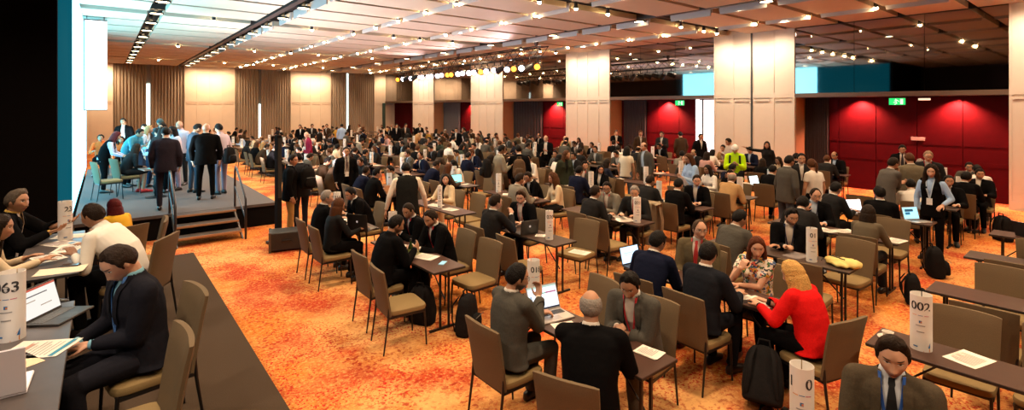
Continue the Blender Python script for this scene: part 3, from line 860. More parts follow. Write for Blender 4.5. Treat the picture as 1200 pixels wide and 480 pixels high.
def boxes(bs):
    mb = MB()
    for q in bs: mb.box(q[:3], q[3:])
    return mb
mb = boxes([(XL, YF, -.1, 20, YB+.5, 0)]); struct('floor', mb.mesh('floor', False), carpet_material())
# grey carpeted riser beside the masking wall and the grey carpeted stage
M_RISER = mat('riser_carpet', (.058, .038, .024), .95, var=.3, scale=140, bump=.3, spec=.1)
M_STAGE = mat('stage_carpet', (.10, .085, .082), .9, var=.3, scale=60, bump=.3, spec=.15)
M_SKIRT = mat('black_skirt', (.005, .0045, .0045), .9, var=.3, scale=20, spec=.08)
RZ = .5
mb = MB(); mb.box((-4.5, -3.0, .42), (1.05, 8.95, RZ), 0); mb.box((-4.48, -2.98, 0), (1.03, 8.93, .42), 1)
o = struct('riser_platform', mb.mesh('riser_platform', False), M_RISER, M_SKIRT)
mb = MB(); mb.box((-.45, 12.45, .44), (3.1, 23.2, RZ), 0); mb.box((-.43, 12.47, 0), (3.08, 23.18, .44), 1)
o = struct('stage_platform', mb.mesh('stage_platform', False), M_STAGE, M_SKIRT)
# ---- ceiling: pale panels hung under a dark void, with dark beams between the bays
M_PANEL = mat('ceiling_panel', (.46, .395, .30), .75, var=.05, scale=3)
M_VOID = mat('ceiling_void', (.018, .015, .014), .7)
M_FASCIA = mat('panel_edge', (.40, .36, .34), .5)
xs = [(-6.9, -3.0), (-2.8, .98), (1.36, 3.72), (4.42, 7.02), (7.20, 9.78), (9.96, 12.85), (13.55, 16.2), (16.38, 18.42)]
ys = [-7.4, .9, 9.35, 17.75, 26.2, 34.5, 43]
mb = MB()
mb.box((XL, YF, 5.95), (20, YB+.5, 6.05), 1)
for i in range(len(ys)-1):
    y0, y1 = ys[i]+.27, ys[i+1]-.27
    n = 5; p = (y1-y0)/n
    for k in range(n):
        a, b = y0+k*p+.10, y0+(k+1)*p-.10
        a, b = max(a, YF), min(b, YB-.12)
        if b-a < .2: continue
        for x0, x1 in xs:
            mb.box((x0, a, CH), (x1, b, CH+.16), 0)
            if x0 > 3.9: mb.box((x0-.035, a+.04, CH-.09), (x0-.005, b-.04, CH+.16), 2)
struct('ceiling', mb.mesh('ceiling', False), M_PANEL, M_VOID, M_FASCIA)
mb = MB()
for x0, x1 in ((3.86, 4.02), (13.02, 13.14)): mb.box((x0, YF, CH+.02), (x1, YB, CH+.30))
for y in ys[1:-1]: mb.box((XL, y-.10, CH+.10), (XR, y-.0, CH+.26))
struct('ceiling_beam', mb.mesh('ceiling_beam', False), mat('beam_dark', (.022, .018, .016), .5))
# ---- walls
M_BEIGE = mat('panel_beige', (.57, .455, .35), .7, var=.05, scale=4)
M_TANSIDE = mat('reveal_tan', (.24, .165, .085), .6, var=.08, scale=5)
M_DARKW = mat('dark_wall', (.020, .015, .014), .8, var=.2, scale=3)
M_BRONZE = mat('lintel_bronze', (.10, .055, .03), .5)
M_RED = mat('red_panel', (.045, .0012, .0030), .7, var=.18, scale=6, spec=.06)
M_MIRROR = mat('mirror_glass', (.38, .36, .35), .03, 1.0)
struct('wall_front', boxes([(XL, YF-.2, 0, 20, YF, 6)]).mesh('w', False), M_DARKW)
struct('wall_left', boxes([(XL-.2, YF, 0, XL, YB, 6)]).mesh('w', False), M_DARKW)
struct('wall_back', boxes([(XL, YB+.25, 0, 20, YB+.45, 6)]).mesh('w', False), mat('back_wall', (.35, .30, .25), .8))
struct('wall_right', boxes([(19.5, YF, 0, 19.7, YB+.3, 6)]).mesh('w', False), M_RED)
colsY = [(-.95, 2.06), (7.35, 10.3), (15.52, 18.4), (23.7, 27.05), (31.8, 34.95)]
def panelled(name, X0, X1, Y0, Y1, axis, split=False):
    """beige wainscoted wall panel with raised stiles and a rail; axis 'x' looks to -x, axis 'y' looks to -y"""
    mb = MB(); mb.box((X0, Y0, 0), (X1, Y1, CH+.2), 0)
    a0, a1 = (Y0, Y1) if axis == 'x' else (X0, X1)
    n = 4; p = (a1-a0)/n; e = .022
    def slab(u0, u1, z0, z1, d=e, mi=0):
        if axis == 'x': mb.box((X0-d, u0, z0), (X0, u1, z1), mi)
        else: mb.box((u0, Y0-d, z0), (u1, Y0, z1), mi)
    for k in range(n+1):
        u = a0+k*p; slab(max(a0, u-.055), min(a1, u+.055), 0, CH)
    slab(a0, a1, 3.02, 3.20, e*1.02); slab(a0, a1, 0, .22, e*1.03)
    for k in range(n):
        u = a0+k*p
        slab(u+.10, u+p-.10, 2.90, 2.96, e*1.4)
    if split: slab((a0+a1)/2-.035, (a0+a1)/2+.035, 0, CH, e*1.6, 1)
    return struct(name, mb.mesh(name, False), M_BEIGE, mat('joint_dark', (.03, .025, .02), .6))
for i, (a, b) in enumerate(colsY):
    panelled('pillar_%d' % (i+1), XR, 19.5, a, b, 'x', split=(i in (1,)))
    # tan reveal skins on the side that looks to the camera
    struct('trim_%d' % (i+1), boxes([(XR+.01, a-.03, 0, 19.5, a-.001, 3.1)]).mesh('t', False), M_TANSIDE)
bays = [(2.06, 7.35), (10.3, 15.52), (18.4, 23.7), (27.05, 31.8), (34.95, 40.2)]
for i, (a, b) in enumerate(bays+[(-6, -.95)]):
    struct('lintel_%d' % (i+1), boxes([(XR-.02, a, 3.02, 19.5, b, 3.16)]).mesh('l', False), M_BRONZE)
    # mirror glass above, in three panes divided by thin joints
    n = 3; p = (b-a)/n
    mb = MB()
    for k in range(n): mb.box((XR+.02, a+k*p+.006, 3.16), (XR+.04, a+(k+1)*p-.006, CH))
    struct('window_%d' % (i+1), mb.mesh('mirror', False), M_MIRROR)
    struct('bulkhead_%d' % (i+1), boxes([(XR+.06, a, 3.17, 19.4, b, CH+.3)]).mesh('b', False), M_VOID)
    # recessed red doors: leaves with raised rails
    mb = MB()
    m = max(3, round((b-a)/1.05)); q = (b-a)/m
    for k in range(m):
        y0, y1 = a+k*q, a+(k+1)*q
        mb.box((19.36, y0+.008, .02), (19.40, y1-.008, 3.0))
        for z0, z1 in ((.02, .18), (1.0, 1.1), (1.55, 1.6), (2.86, 3.0)): mb.box((19.35, y0+.03, z0), (19.36, y1-.03, z1))
    struct('door_%d' % (i+1), mb.mesh('door', False), M_RED)
M_BLACKD = mat('dark_drape', (.012, .009, .010), .85, var=.3, scale=10)
for i, (a, b) in enumerate(((6.55, 7.30), (14.0, 15.3), (21.0, 23.6), (29.5, 31.7))):
    mb = MB(); n = 60; vs = []
    for s in (0, 1):
        for z in (0.02, 3.0):
            for k in range(n+1): vs.append((19.26+.03*math.sin(k*1.15)+s*.02, a+(b-a)*k/n, z))
    N = n+1; fs = []
    for k in range(n): fs += [(k, k+1, N+k+1, N+k), (2*N+k, 3*N+k, 3*N+k+1, 2*N+k+1)]
    mb.add(vs, fs)
    tag(part('drape', mb.mesh('drape'), None, M_BLACKD if i < 3 else mat('drape_slate', (.06, .07, .08), .8)), ['black drape hanging beside the red doors nearest the camera', 'black drape at the side of the red doors with the open doorway', 'black drape covering half of the red doors behind the far pillars', 'slate grey drape in the farthest bay beside a strip of red'][i], 'drape')
# open doorway with the bright lobby beyond it
struct('door_7', boxes([(19.30, 10.32, .0, 19.34, 11.42, 2.98), (19.22, 11.42, 0, 19.36, 11.52, 3.0)]).mesh('opening', False), mat('lobby_glow', (.8, .7, .68), .6, emit=(1., .82, .80), es=2.6))
struct('door_8', boxes([(19.18, 11.16, 0, 19.22, 11.21, 2.98)]).mesh('doorjamb', False), M_VOID)
# back wall: beige panels between curtains, daylight slits between the curtain halves
def xat(px): 
    t = (px-600)/590.; return YB*(.6295+t*.777)/(.777-t*.6295)
bp = [(98, 132.5), (216, 275), (340, 387), (438, 480)]
for i, (a, b) in enumerate(bp): panelled('wall_panel_%d' % (i+1), xat(a), xat(b), YB-.12, YB+.2, 'y')
M_CURT = mat('curtain_taupe', (.27, .205, .15), .85, var=.12, scale=30, spec=.1)
def curtain(x0, x1, label):
    n = 120; mb = MB(); vs = []; w = x1-x0; fr = w/.17*2*PI
    for s in (0, 1):
        for z in (.02, 1.5, 3.5, CH+.15):
            for k in range(n+1):
                u = k/n; vs.append((x0+w*u, YB-.02+.07*math.sin(u*fr+.35*math.sin(u*21))*(.75+.25*math.sin(z*1.2+u*9))+s*.015, z))
    N = n+1; fs = []
    for s in (0, 1):
        for j in range(3):
            for k in range(n): a = (s*4+j)*N+k; fs.append((a, a+1, a+N+1, a+N))
    mb.add(vs, fs)
    tag(part('curtain', mb.mesh('curtain'), None, M_CURT), label, 'curtain', 'floor to ceiling curtains along the back wall')
cs = [(132.5, 171.5, 'left half'), (176, 216, 'right half'), (275, 303, 'left half'), (305.5, 340, 'right half'), (387, 405.8, 'left half'), (408.2, 438, 'right half')]
for i, (a, b, hf) in enumerate(cs):
    curtain(xat(a), xat(b), 'tall taupe curtain, %s of the %s pair counted from the stage screen' % (hf, ('first', 'second', 'third')[i//2]))
M_DAY = mat('daylight_glass', (.6, .75, .75), .3, emit=(.80, 1., .95), es=2.2)
for i, (a, b) in enumerate(((169, 179), (302, 307), (403.5, 411))):
    struct('window_%d' % (i+11), boxes([(xat(a), YB+.17, .4, xat(b), YB+.2, (4.2, 2.9, CH)[i])]).mesh('pane', False), M_DAY)
tag(part('narrow_door', boxes([(18.2, YB-.26, 0, 18.45, YB-.2, 3.0)]).mesh('narrow_door', False), None, mat('teal_dark', (.03, .06, .05), .5)), 'narrow dark teal door leaf between the last beige panels of the back corner', 'door')
# ---- black masking wall, dull teal panel and white LED wall along the stage
struct('wall_masking', boxes([(XL, 9.28, 0, -.5, 9.40, CH+.3)]).mesh('w', False), mat('masking_black', (.005, .0036, .0032), .95, var=.2, scale=40, spec=.03))
M_LED = mat('led_white', (.1, .1, .1), .4, emit=(.17, .74, 1.), es=6.)
M_TEAL = mat('led_teal', (.004, .014, .018), 1., emit=(.0, .085, .125), es=1., spec=.0)
t = thing('led_wall', 'tall glowing white and teal video wall standing along the stage edge', 'video wall', (-.5, 9.45, 0), 0)
part('housing', boxes([(-.22, 0, 0, -.02, 14.2, CH)]).mesh('housing', False), t, M_VOID)
part('teal_panel', boxes([(-.02, 0, .82, .0, 4.05, CH-.02)]).mesh('teal_panel', False), t, M_TEAL)
part('lit_panel', boxes([(-.02, 4.05, .52, .0, 14.2, CH-.02)]).mesh('lit_panel', False), t, M_LED)
t = thing('projection_screen', 'bright white screen block hung high beyond the video wall', 'screen', (-.2, 19.6, 0), 0)
part('screen_face', boxes([(-.24, 0, 2.62, .27, .1, 5.28)]).mesh('screen_face', False), t, mat('screen_glow', (.1, .1, .1), .4, emit=(.8, .95, 1.), es=4.))
part('screen_frame', boxes([(-.27, .02, 2.59, .27, .14, 5.32)]).mesh('screen_frame', False), t, M_VOID)
for q in (-.2, .2):
    mb = MB(); mb.tube([(q, .08, 5.3), (q, .08, 5.9)], .012, 6); part('hanger', mb.mesh('hanger'), t, M_BLACKM)
# ---- stage stairs with two handrails
t = thing('stage_stairs', 'three tread black steps with tube handrails leading up onto the stage', 'stairs', (1.65, 12.42, 0), 0)
M_TREAD = mat('tread_carpet', (.055, .038, .030), .9, var=.3, scale=60); M_NOSE = mat('tread_nosing', (.42, .21, .10), .5)
for k in range(3):
    z = .5-.165*k; y = -.30*k-.30
    mb = MB(); mb.box((-.55, y, z-.035), (.55, y+.30, z), 0); mb.box((-.55, y-.012, z-.036), (.55, y, z+.002), 1); part('tread', mb.mesh('tread', False), t, M_TREAD, M_NOSE)
for s in (-1, 1):
    mb = MB(); mb.add([(s*.55, 0, .47), (s*.55, -.95, 0.0), (s*.55, -.80, 0.0), (s*.55, 0, .36), (s*.58, 0, .47), (s*.58, -.95, 0.0), (s*.58, -.80, 0.0), (s*.58, 0, .36)], [(0, 1, 2, 3), (7, 6, 5, 4), (0, 4, 5, 1), (1, 5, 6, 2), (2, 6, 7, 3), (3, 7, 4, 0)]); part('stringer', mb.mesh('stringer', False), t, mat('stair_frame', (.08, .06, .05), .4, .5))
    mb = MB(); x = s*.60
    mb.tube([(x, .10, .5), (x, .10, 1.28), (x, .02, 1.38), (x, -.12, 1.34), (x, -.92, .88), (x, -.98, .80), (x, -1.0, 0)], .022, 10); mb.tube([(x, .10, .95), (x, -.98, .42)], .014, 8)
    part('handrail', mb.mesh('handrail'), t, mat('rail_grey', (.06, .05, .05), .35, .7))
# ---- tall black post and flight case at the stage corner
t = thing('tower_loudspeaker', 'tall slim black column loudspeaker standing at the stage corner', 'loudspeaker', (2.68, 10.66, 0), math.radians(20))
mb = MB(); mb.box((-.05, -.05, .06), (.05, .05, 2.14), bev=.01); part('column_body', mb.mesh('column_body', False), t, mat('speaker_black', (.010, .009, .009), .9, spec=.1))
mb = MB(); mb.box((-.16, -.17, 0), (.16, .17, .06), bev=.01); part('base_plate', mb.mesh('base_plate', False), t, M_BLACKM)
mb = MB(); mb.box((-.042, -.055, .9), (.042, -.05, 2.08)); part('speaker_grille', mb.mesh('speaker_grille', False), t, mat('grille_black', (.018, .016, .015), .8, var=.5, scale=300))
t = thing('flight_case', 'low black flight case on the orange carpet below the stage corner', 'case', (2.70, 10.16, 0), math.radians(-14))
mb = MB(); mb.box((-.30, -.22, .03), (.30, .22, .36), bev=.012); part('case_body', mb.mesh('case_body', False), t, mat('case_black', (.014, .012, .011), .55, var=.3, scale=30))
for a, b in ((-1, -1), (-1, 1), (1, -1), (1, 1)):
    mb = MB(); mb.box((a*.285-.02, b*.205-.02, .0), (a*.285+.02, b*.205+.02, .37)); part('corner_fitting', mb.mesh('corner_fitting', False), t, mat('case_metal', (.10, .085, .07), .4, .6))
mb = MB(); mb.tube([(-.08, -.225, .2), (-.07, -.25, .22), (.07, -.25, .22), (.08, -.225, .2)], .009, 8); part('handle', mb.mesh('handle'), t, M_BLACKM)
# ---- emergency exit signs, wall plaques
M_EXIT = mat('exit_green', (.0, .3, .08), .4, emit=(.02, .75, .16), es=1.1); M_EXITW = mat('exit_white', (.8, .9, .8), .4, emit=(.55, 1., .6), es=1.2)
for y, z, lab in ((4.5, 2.86, 'green running man exit sign hanging before the nearest red doors'), (11.9, 2.86, 'green running man exit sign beside the bright open doorway'), (19.0, 2.84, 'green running man exit sign in the bay of the tall narrow red glow')):
    t = thing('exit_sign', lab, 'exit sign', (XR+.12, y, z), 0, 'green exit signs')
    part('sign_panel', boxes([(0, -.20, -.10, .03, .20, .10)]).mesh('sign_panel', False), t, M_EXIT)
    mb = MB()
    mb.rings([(np.array((q, .03, .065)), (0, 1., 0), (0, 0, 1.), .018, .018) for q in (-.004, 0)], 12)
    for a, b in (((.0, .045), (.03, -.01)), ((.03, -.01), (.08, -.03)), ((.03, -.01), (.0, -.05)), ((.0, -.05), (.05, -.085)), ((.0, .04), (-.05, .0)), ((.005, .04), (.06, .03))):
        mb.tube([(-.002, a[0], a[1]), (-.002, b[0], b[1])], .010, 6)
    mb.box((-.004, -.15, -.08), (0, -.08, .08)); part('pictogram', mb.mesh('pictogram', False), t, M_EXITW)
    mb = MB(); mb.tube([(.015, 0, .1), (.015, 0, .17)], .008, 6); part('hanger', mb.mesh('hanger'), t, M_BLACKM)
t = thing('wall_lamp', 'small lit emergency lamp beside the nearest exit sign', 'lamp', (XR+.12, 3.85, 2.92), 0)
mb = MB(); mb.box((0, -.14, -.03), (.05, .14, .03), bev=.01); part('lamp_body', mb.mesh('lamp_body', False), t, mat('lamp_soft', (.6, .5, .4), .5, emit=(1., .72, .5), es=1.2))
t = thing('wall_plaque', 'pale room plaque on the red doors behind the bearded suit group', 'plaque', (19.34, 4.15, 1.72), 0)
mb = MB(); mb.box((-.01, -.17, -.05), (.01, .17, .05), bev=.004); part('plate', mb.mesh('plate', False), t, mat('plaque', (.30, .26, .24), .5))
LABELS.pop('pale room plaque on the red doors behind the bearded suit group'); tag(t, 'small pale plaque on the red doors above the standing suited group', 'plaque')
# ------------------------------------------------------------------ ceiling lamps and stage truss
M_LAMP = mat('lamp_warm', (.9, .7, .4), .4, emit=(1., .66, .30), es=240.)
M_LAMPB = mat('lamp_big', (.9, .7, .4), .4, emit=(1., .74, .42), es=16.)
def disc(r, h=.02, n=18):
    mb = MB(); mb.rings([(np.array((0, 0, z)), (1., 0, 0), (0, 1., 0), a, a) for z, a in ((0, r*.7), (.006, r), (h, r))], n); return mb.mesh('lamp_face')
def ring_mesh(r0, r1, h, n=18):
    mb = MB(); X_, Y_ = (1., 0, 0), (0, 1., 0)
    mb.rings([(np.array((0, 0, z)), X_, Y_, a, a) for z, a in ((0, r0), (0, r1), (h, r1), (h, r0), (0, r0))], n, cap=False); return mb.mesh('trim_ring', True, 40)
def dome(r):
    mb = MB(); mb.rings([(np.array((0, 0, z)), (1., 0, 0), (0, 1., 0), a, a) for z, a in ((-.05, .012), (-.045, r*.6), (-.03, r*.9), (0, r), (.03, r))], 14); return mb.mesh('lamp_face')
_ld, _lr = setm(dome(.05), M_LAMP), setm(ring_mesh(.051, .062, .05), M_BLACKM)
_bd, _br = setm(disc(.15, .03), M_LAMPB), setm(ring_mesh(.152, .18, .05), M_BLACKM)
def lamp(x, y, z, label, big=False, group='small warm ceiling downlights'):
    t = thing('ceiling_downlight', label, 'ceiling light', (x, y, z), 0, group)
    link('lamp_face', _bd if big else _ld, t); link('trim_ring', _br if big else _lr, t)
    mb = None
    o = link('lamp_can', _can, t); return t
mbc = MB(); mbc.tube([(0, 0, .03), (0, 0, .35)], .05, 10, round_caps=False); _can = setm(mbc.mesh('lamp_can'), M_BLACKM)
ORD = ['first', 'second', 'third', 'fourth', 'fifth', 'sixth', 'seventh', 'eighth', 'ninth', 'tenth', 'eleventh', 'twelfth', 'thirteenth', 'fourteenth', 'fifteenth', 'sixteenth', 'seventeenth', 'eighteenth', 'nineteenth', 'twentieth']
n = 0
for k, y in enumerate(np.linspace(13.6, 38.6, 13)):
    lamp(1.17, y, CH-.02, 'wide warm downlight, %s from the camera in the slot over the stage' % ORD[k], True, 'wide downlights over the stage')
for k, y in enumerate(np.linspace(10.2, 38.8, 15)):
    lamp(4.24, y, CH-.02, 'wide warm downlight, %s from the camera along the long dark beam' % ORD[k], True, 'wide downlights along the long beam')
for k, y in enumerate(np.linspace(6, 38.0, 9)):
    lamp(13.36, y, CH+.02, 'wide warm downlight, %s from the camera along the beam above the truss' % ORD[k], True, 'wide downlights above the truss')
xn = [2.5, 5.7, 7.11, 8.5, 9.87, 11.4, 14.9, 16.29, 17.4]
for j, y in enumerate(ys[1:-1]):
    for i, x in enumerate(xn):
        if y < 5 and x < 8: continue
        lamp(x+.15*math.sin(i*2+j), y+.16, CH-.04, 'small warm downlight, %s from the stage along the %s cross beam' % (ORD[i], ORD[j]))
for i, x in enumerate((7.11, 9.87, 16.29)):
    for k, y in enumerate((4.4, 6.1, 7.7, 11.1, 12.7, 14.4, 16.1, 19.4, 21.2, 22.9, 24.5, 27.9, 29.6, 31.2, 33, 36, 37.8)):
        lamp(x, y, CH-.015, 'small warm downlight, %s from the camera in the %s panel joint' % (ORD[k], ('second', 'third', 'fifth')[i]))
# ---- truss: four chords with diagonal lacing
TX, TZ, T0, T1 = 13.85, 4.95, 15.0, 28.2
t = thing('lighting_truss', 'long black box truss hung below the ceiling carrying the stage lights', 'truss', (TX, T0, TZ))
Lh = T1-T0
for sx in (-1, 1):
    for sz in (-1, 1):
        mb = MB(); mb.tube([(sx*.2, 0, sz*.2), (sx*.2, Lh, sz*.2)], .026, 8); part('chord', mb.mesh('chord'), t, M_BLACKM)
mb = MB(); q = 30
for k in range(q):
    y0, y1 = Lh*k/q, Lh*(k+1)/q; a = 1 if k % 2 else -1
    for sx in (-1, 1): mb.tube([(sx*.2, y0, -.2*a), (sx*.2, y1, .2*a)], .013, 6)
    for sz in (-1, 1): mb.tube([(-.2*a, y0, sz*.2), (.2*a, y1, sz*.2)], .013, 6)
part('lacing', mb.mesh('lacing'), t, M_BLACKM)
for k, y in enumerate((.5, 6.4, 12.7)):
    mb = MB(); mb.tube([(0, y, .2), (0, y, 1.0)], .02, 8); mb.ball((0, y, .38), (.09, .09, .14)); part('chain_hoist', mb.mesh('chain_hoist'), t, mat('hoist', (.10, .05, .035), .5))
def stage_light(i, y, kind, label, aim):
    o = thing('stage_spotlight', label, 'stage light', (TX-.05, T0+y, TZ-.24), 0, 'lamps hung along the truss'); o.scale = (1.2, 1.2, 1.2)
    mb = MB(); mb.tube([(0, 0, .0), (0, 0, -.10)], .02, 8); mb.tube([(0, -.13, -.28), (0, -.13, -.12), (0, .13, -.12), (0, .13, -.28)], .014, 6); part('yoke', mb.mesh('yoke'), o, M_BLACKM)
    d = nrm(aim); c0 = np.array((0, 0, -.28)); h = np.cross(d, (0, 0, 1)); a = nrm(h); b = np.cross(a, d)
    L = .34 if kind != 'wash' else .20
    mb = MB(); mb.rings([(c0-d*L*.5, a, b, .06, .06), (c0-d*L*.4, a, b, .09, .09), (c0+d*L*.4, a, b, .11, .11), (c0+d*L*.5, a, b, .125, .125)], 16, cap=False); mb.rings([(c0-d*L*.5, a, b, .06, .06), (c0-d*L*.49, a, b, .06, .06)], 16); part('housing', mb.mesh('housing', True, 40), o, mat('fixture_black', (.018, .016, .016), .45))
    m = {'white': mat('lens_white', (.9, .9, .9), .3, emit=(1., .86, .98), es=11.), 'amber': mat('lens_amber', (.9, .5, .1), .3, emit=(1., .30, .02), es=3.2), 'off': mat('lens_off', (.10, .10, .13), .1), 'wash': mat('lens_lilac', (.9, .8, .9), .3, emit=(1., .75, .95), es=4.)}[kind]
    mb = MB(); mb.rings([(c0+d*L*.46, a, b, .10, .10), (c0+d*L*.49, a, b, .10, .10)], 16); part('lens', mb.mesh('lens', True, 40), o, m)
kinds = ['amber', 'white', 'off', 'white', 'off', 'wash', 'white', 'white', 'white', 'white', 'wash', 'amber', 'amber', 'white', 'wash', 'white', 'white', 'amber', 'white', 'wash', 'off', 'white', 'amber', 'white', 'off', 'amber']
kinds = kinds[::-1]
for i, kd in enumerate(kinds):
    y = .35+i*(Lh-.8)/(len(kinds)-1)+.12*math.sin(i*3.1)
    aim = (-.80, -.62, -.30) if kd != 'off' else (-.4, .75, -.45)
    stage_light(i, y, kd, '%s stage lamp, %s from the camera end of the truss' % ({'white': 'bright white', 'amber': 'glowing amber', 'off': 'unlit dark', 'wash': 'lilac wash'}[kd], ORD[i] if i < 20 else 'number %d' % (i+1)), aim)
# ---- light
def spot(x, y, z, aim, e, col=(1., .70, .40), cone=120, blend=.6, r=.12):
    l = bpy.data.lights.new('spot_beam', 'SPOT'); l.energy = e; l.color = col; l.spot_size = math.radians(cone); l.spot_blend = blend; l.shadow_soft_size = r
    o = bpy.data.objects.new('spot_beam', l); COL.objects.link(o); o.location = (x, y, z)
    o.rotation_euler = Vector((aim[0]-x, aim[1]-y, aim[2]-z)).to_track_quat('-Z', 'Y').to_euler()
    return o
WARM = (1., .73, .47)
for x in (1.17, 4.24, 7.11, 9.87, 13.3, 16.29):
    for y in (-1.5, 2.6, 6.8, 11., 15.2, 19.4, 23.6, 27.8, 32., 36.5):
        if x < 2 and y < 10: 
            e = 70
        else: e = 520
        if x < 2 and y < 9: e = 420  # near spots of this row, added to brighten the riser
        spot(x, y, CH-.06, (x+.01, y, 0), e, WARM, 130, .8, .15)
for x, y in ((-1.7, .6), (-1.7, 3.4), (-1.7, 6.4)): spot(x, y, CH-.06, (x+.3, y+.2, 0), 420, (1., .80, .60), 125, .8, .15)  # added spots without fixtures, they lift the riser chairs and tables
# wall washers over the beige panels, red washers over the red doors
for a, b in colsY:
    for q in (.16, .5, .84):
        y = a+(b-a)*q; spot(XR-.95, y, CH-.08, (XR+.1, y, 3.4), 270, (1., .84, .66), 120, 1., .12)
for a, b in bp:
    for q in (.2, .5, .8):
        x = xat(a)*(1-q)+xat(b)*q; spot(x, YB-1.3, CH-.08, (x, YB+.1, 3.2), 360, (1., .72, .45), 120, 1., .12)
for y, e in ((3.2, 420), (5.6, 420), (12.9, 850), (20.0, 850), (28.2, 400)):
    spot(XR+.62, y, 2.99, (19.3, y, .9), e*3.0, (1., .30, .20), 125, .75, .05)
# stage lamps of the truss wash the ceiling in pale lilac
for y in (17., 20.5, 24.):
    spot(TX-.1, y, 4.6, (5.5, y-3, 5.35), 1500, (1., .72, .74), 75, .8, .1)
for y, x in ((14.2, .1), (17.6, .1), (21.0, .1)):  # added unseen uplights at stage floor level, brighten the ceiling in pale cyan
    spot(x, y, .75, (x+1.6, y+.4, 5.4), 1300, (.62, .90, 1.), 125, .8, .15)
for y, x in ((13.6, 3.3), (19., 3.3)):  # added unseen uplights beside the stage, tint the ceiling pinkish white
    spot(x, y, .75, (x+3.2, y-.5, 5.4), 1700, (1., .80, .84), 120, .8, .15)
w = bpy.data.worlds.new('world'); w.use_nodes = True; SC.world = w
w.node_tree.nodes['Background'].inputs[0].default_value = (.03, .022, .016, 1); w.node_tree.nodes['Background'].inputs[1].default_value = 1.
# ------------------------------------------------------------------ placing
ROWS = [3.0, 4.9, 6.8, 8.72, 10.55, 12.45, 14.35, 16.2]
SLOT = [-.4, 2.1, 5.1, 7.65, 10.2, 12.9, 15.5, 18.1, 20.7, 23.3, 25.9, 28.5, 31.1, 33.7, 36.3]
TL = 1.8
ORDR = ['first', 'second', 'third', 'fourth', 'fifth', 'sixth', 'seventh', 'eighth']
BLK, NAVY, GREY, CHAR, TAN, OLV, BRN = (.0045, .0042, .0045), (.008, .010, .024), (.072, .066, .055), (.017, .016, .016), (.36, .22, .10), (.10, .075, .04), (.042, .024, .013)
LGREY, BLUE, WHT, CREAM, LBLUE, RED, PINK, ORNG, YEL, NEON = (.19, .165, .13), (.02, .05, .14), (.66, .60, .53), (.62, .48, .31), (.32, .45, .66), (.66, .012, .012), (.62, .36, .34), (.66, .10, .015), (.66, .36, .04), (.50, .85, .01)
HB, HDB, HBR, HGR, HBL, HRD = (.009, .007, .006), (.018, .010, .006), (.075, .028, .011), (.22, .19, .165), (.55, .30, .09), (.085, .010, .010)
S_WHT, S_BLUE, S_CREAM = cloth(WHT, 'shirt'), cloth((.42, .50, .60), 'shirt'), cloth(CREAM, 'shirt')
L_RED, L_BLUE, L_DARK = cloth((.55, .03, .04), 'satin'), cloth((.03, .10, .38), 'satin'), cloth((.02, .03, .08), 'satin')
def depth(x, y): return x*.6295+y*.777
def add_person(label, x, y, h, z=0., group=None, **sp):
    t = thing('person', label, 'person', (x, y, z), math.radians(h)-PI/2, group)
    dd = depth(x, y); sp.setdefault('lod', 0 if dd < 5.9 else 1 if dd < 10.9 else 2)
    tone = sp.pop('tone', 'tan'); hc = sp.pop('hc', HB)
    sp['skin'] = skin(tone, sp.pop('beard', 0.), tuple(min(.3, c*1.6) for c in hc), (.45, .10, .09) if sp.get('fem') else (.36, .11, .085))
    sp['hairm'] = hairmat(hc)
    tc = sp.pop('c', BLK); sp['topm'] = tc if not isinstance(tc, tuple) else cloth(tc, 'suit' if sp.get('top', 'suit') in ('suit', 'coat', 'vest') else 'shirt')
    tr = sp.pop('tr', tc if (isinstance(tc, tuple) and sp.get('top', 'suit') == 'suit') else CHAR); sp['trom'] = cloth(tr) if isinstance(tr, tuple) else tr
    sh = sp.pop('shirt', S_WHT); sp['shirtm'] = cloth(sh, 'shirt') if isinstance(sh, tuple) else sh
    build_person(sp, t); return t
SEATS = {}; USED = []; CHN = {}
def seat_xy(row, side): return (ROWS[row]-.29, 0.) if side == 'L' else (ROWS[row]+TW+.29, 180.)
def slot_of(y): return max(i for i, s in enumerate(SLOT) if y >= s-.35)
def seat_words(row, side, y):
    s = slot_of(y); return '%s %s seat, %s table back, %s row from stage' % ('left' if side == 'L' else 'right', 'near' if y < SLOT[s]+TL/2 else 'far', ORD[s], ORDR[row])
def seat_chair(row, side, y, dx=0., dh=0., full=None, label=None, empty=False, m=None):
    x, h = seat_xy(row, side); x += dx
    lab = label or ('%s taupe chair, %s' % ('empty' if empty else 'occupied', seat_words(row, side, y)))
    CHN[lab] = CHN.get(lab, 0)+1
    if CHN[lab] > 1: lab = lab.replace('near seat', 'middle seat').replace('far seat', 'middle seat') if CHN[lab] == 2 else lab.replace(' seat', ' side seat')
    if empty: USED.append((row, side, y))
    if full is None: full = depth(x, y) < 11
    return chair(x, y, h+dh, lab, full=full, m=m)
def seated(label, row, side, y, dh=0., dx=0., ch=True, chair_dx=0., cdh=None, **sp):
    cdh = dh*.6 if cdh is None else cdh
    x, h = seat_xy(row, side); USED.append((row, side, y))
    p = add_person(label, x+dx, y, h+dh, **sp)
    if ch: seat_chair(row, side, y, dx+chair_dx, cdh)
    return p
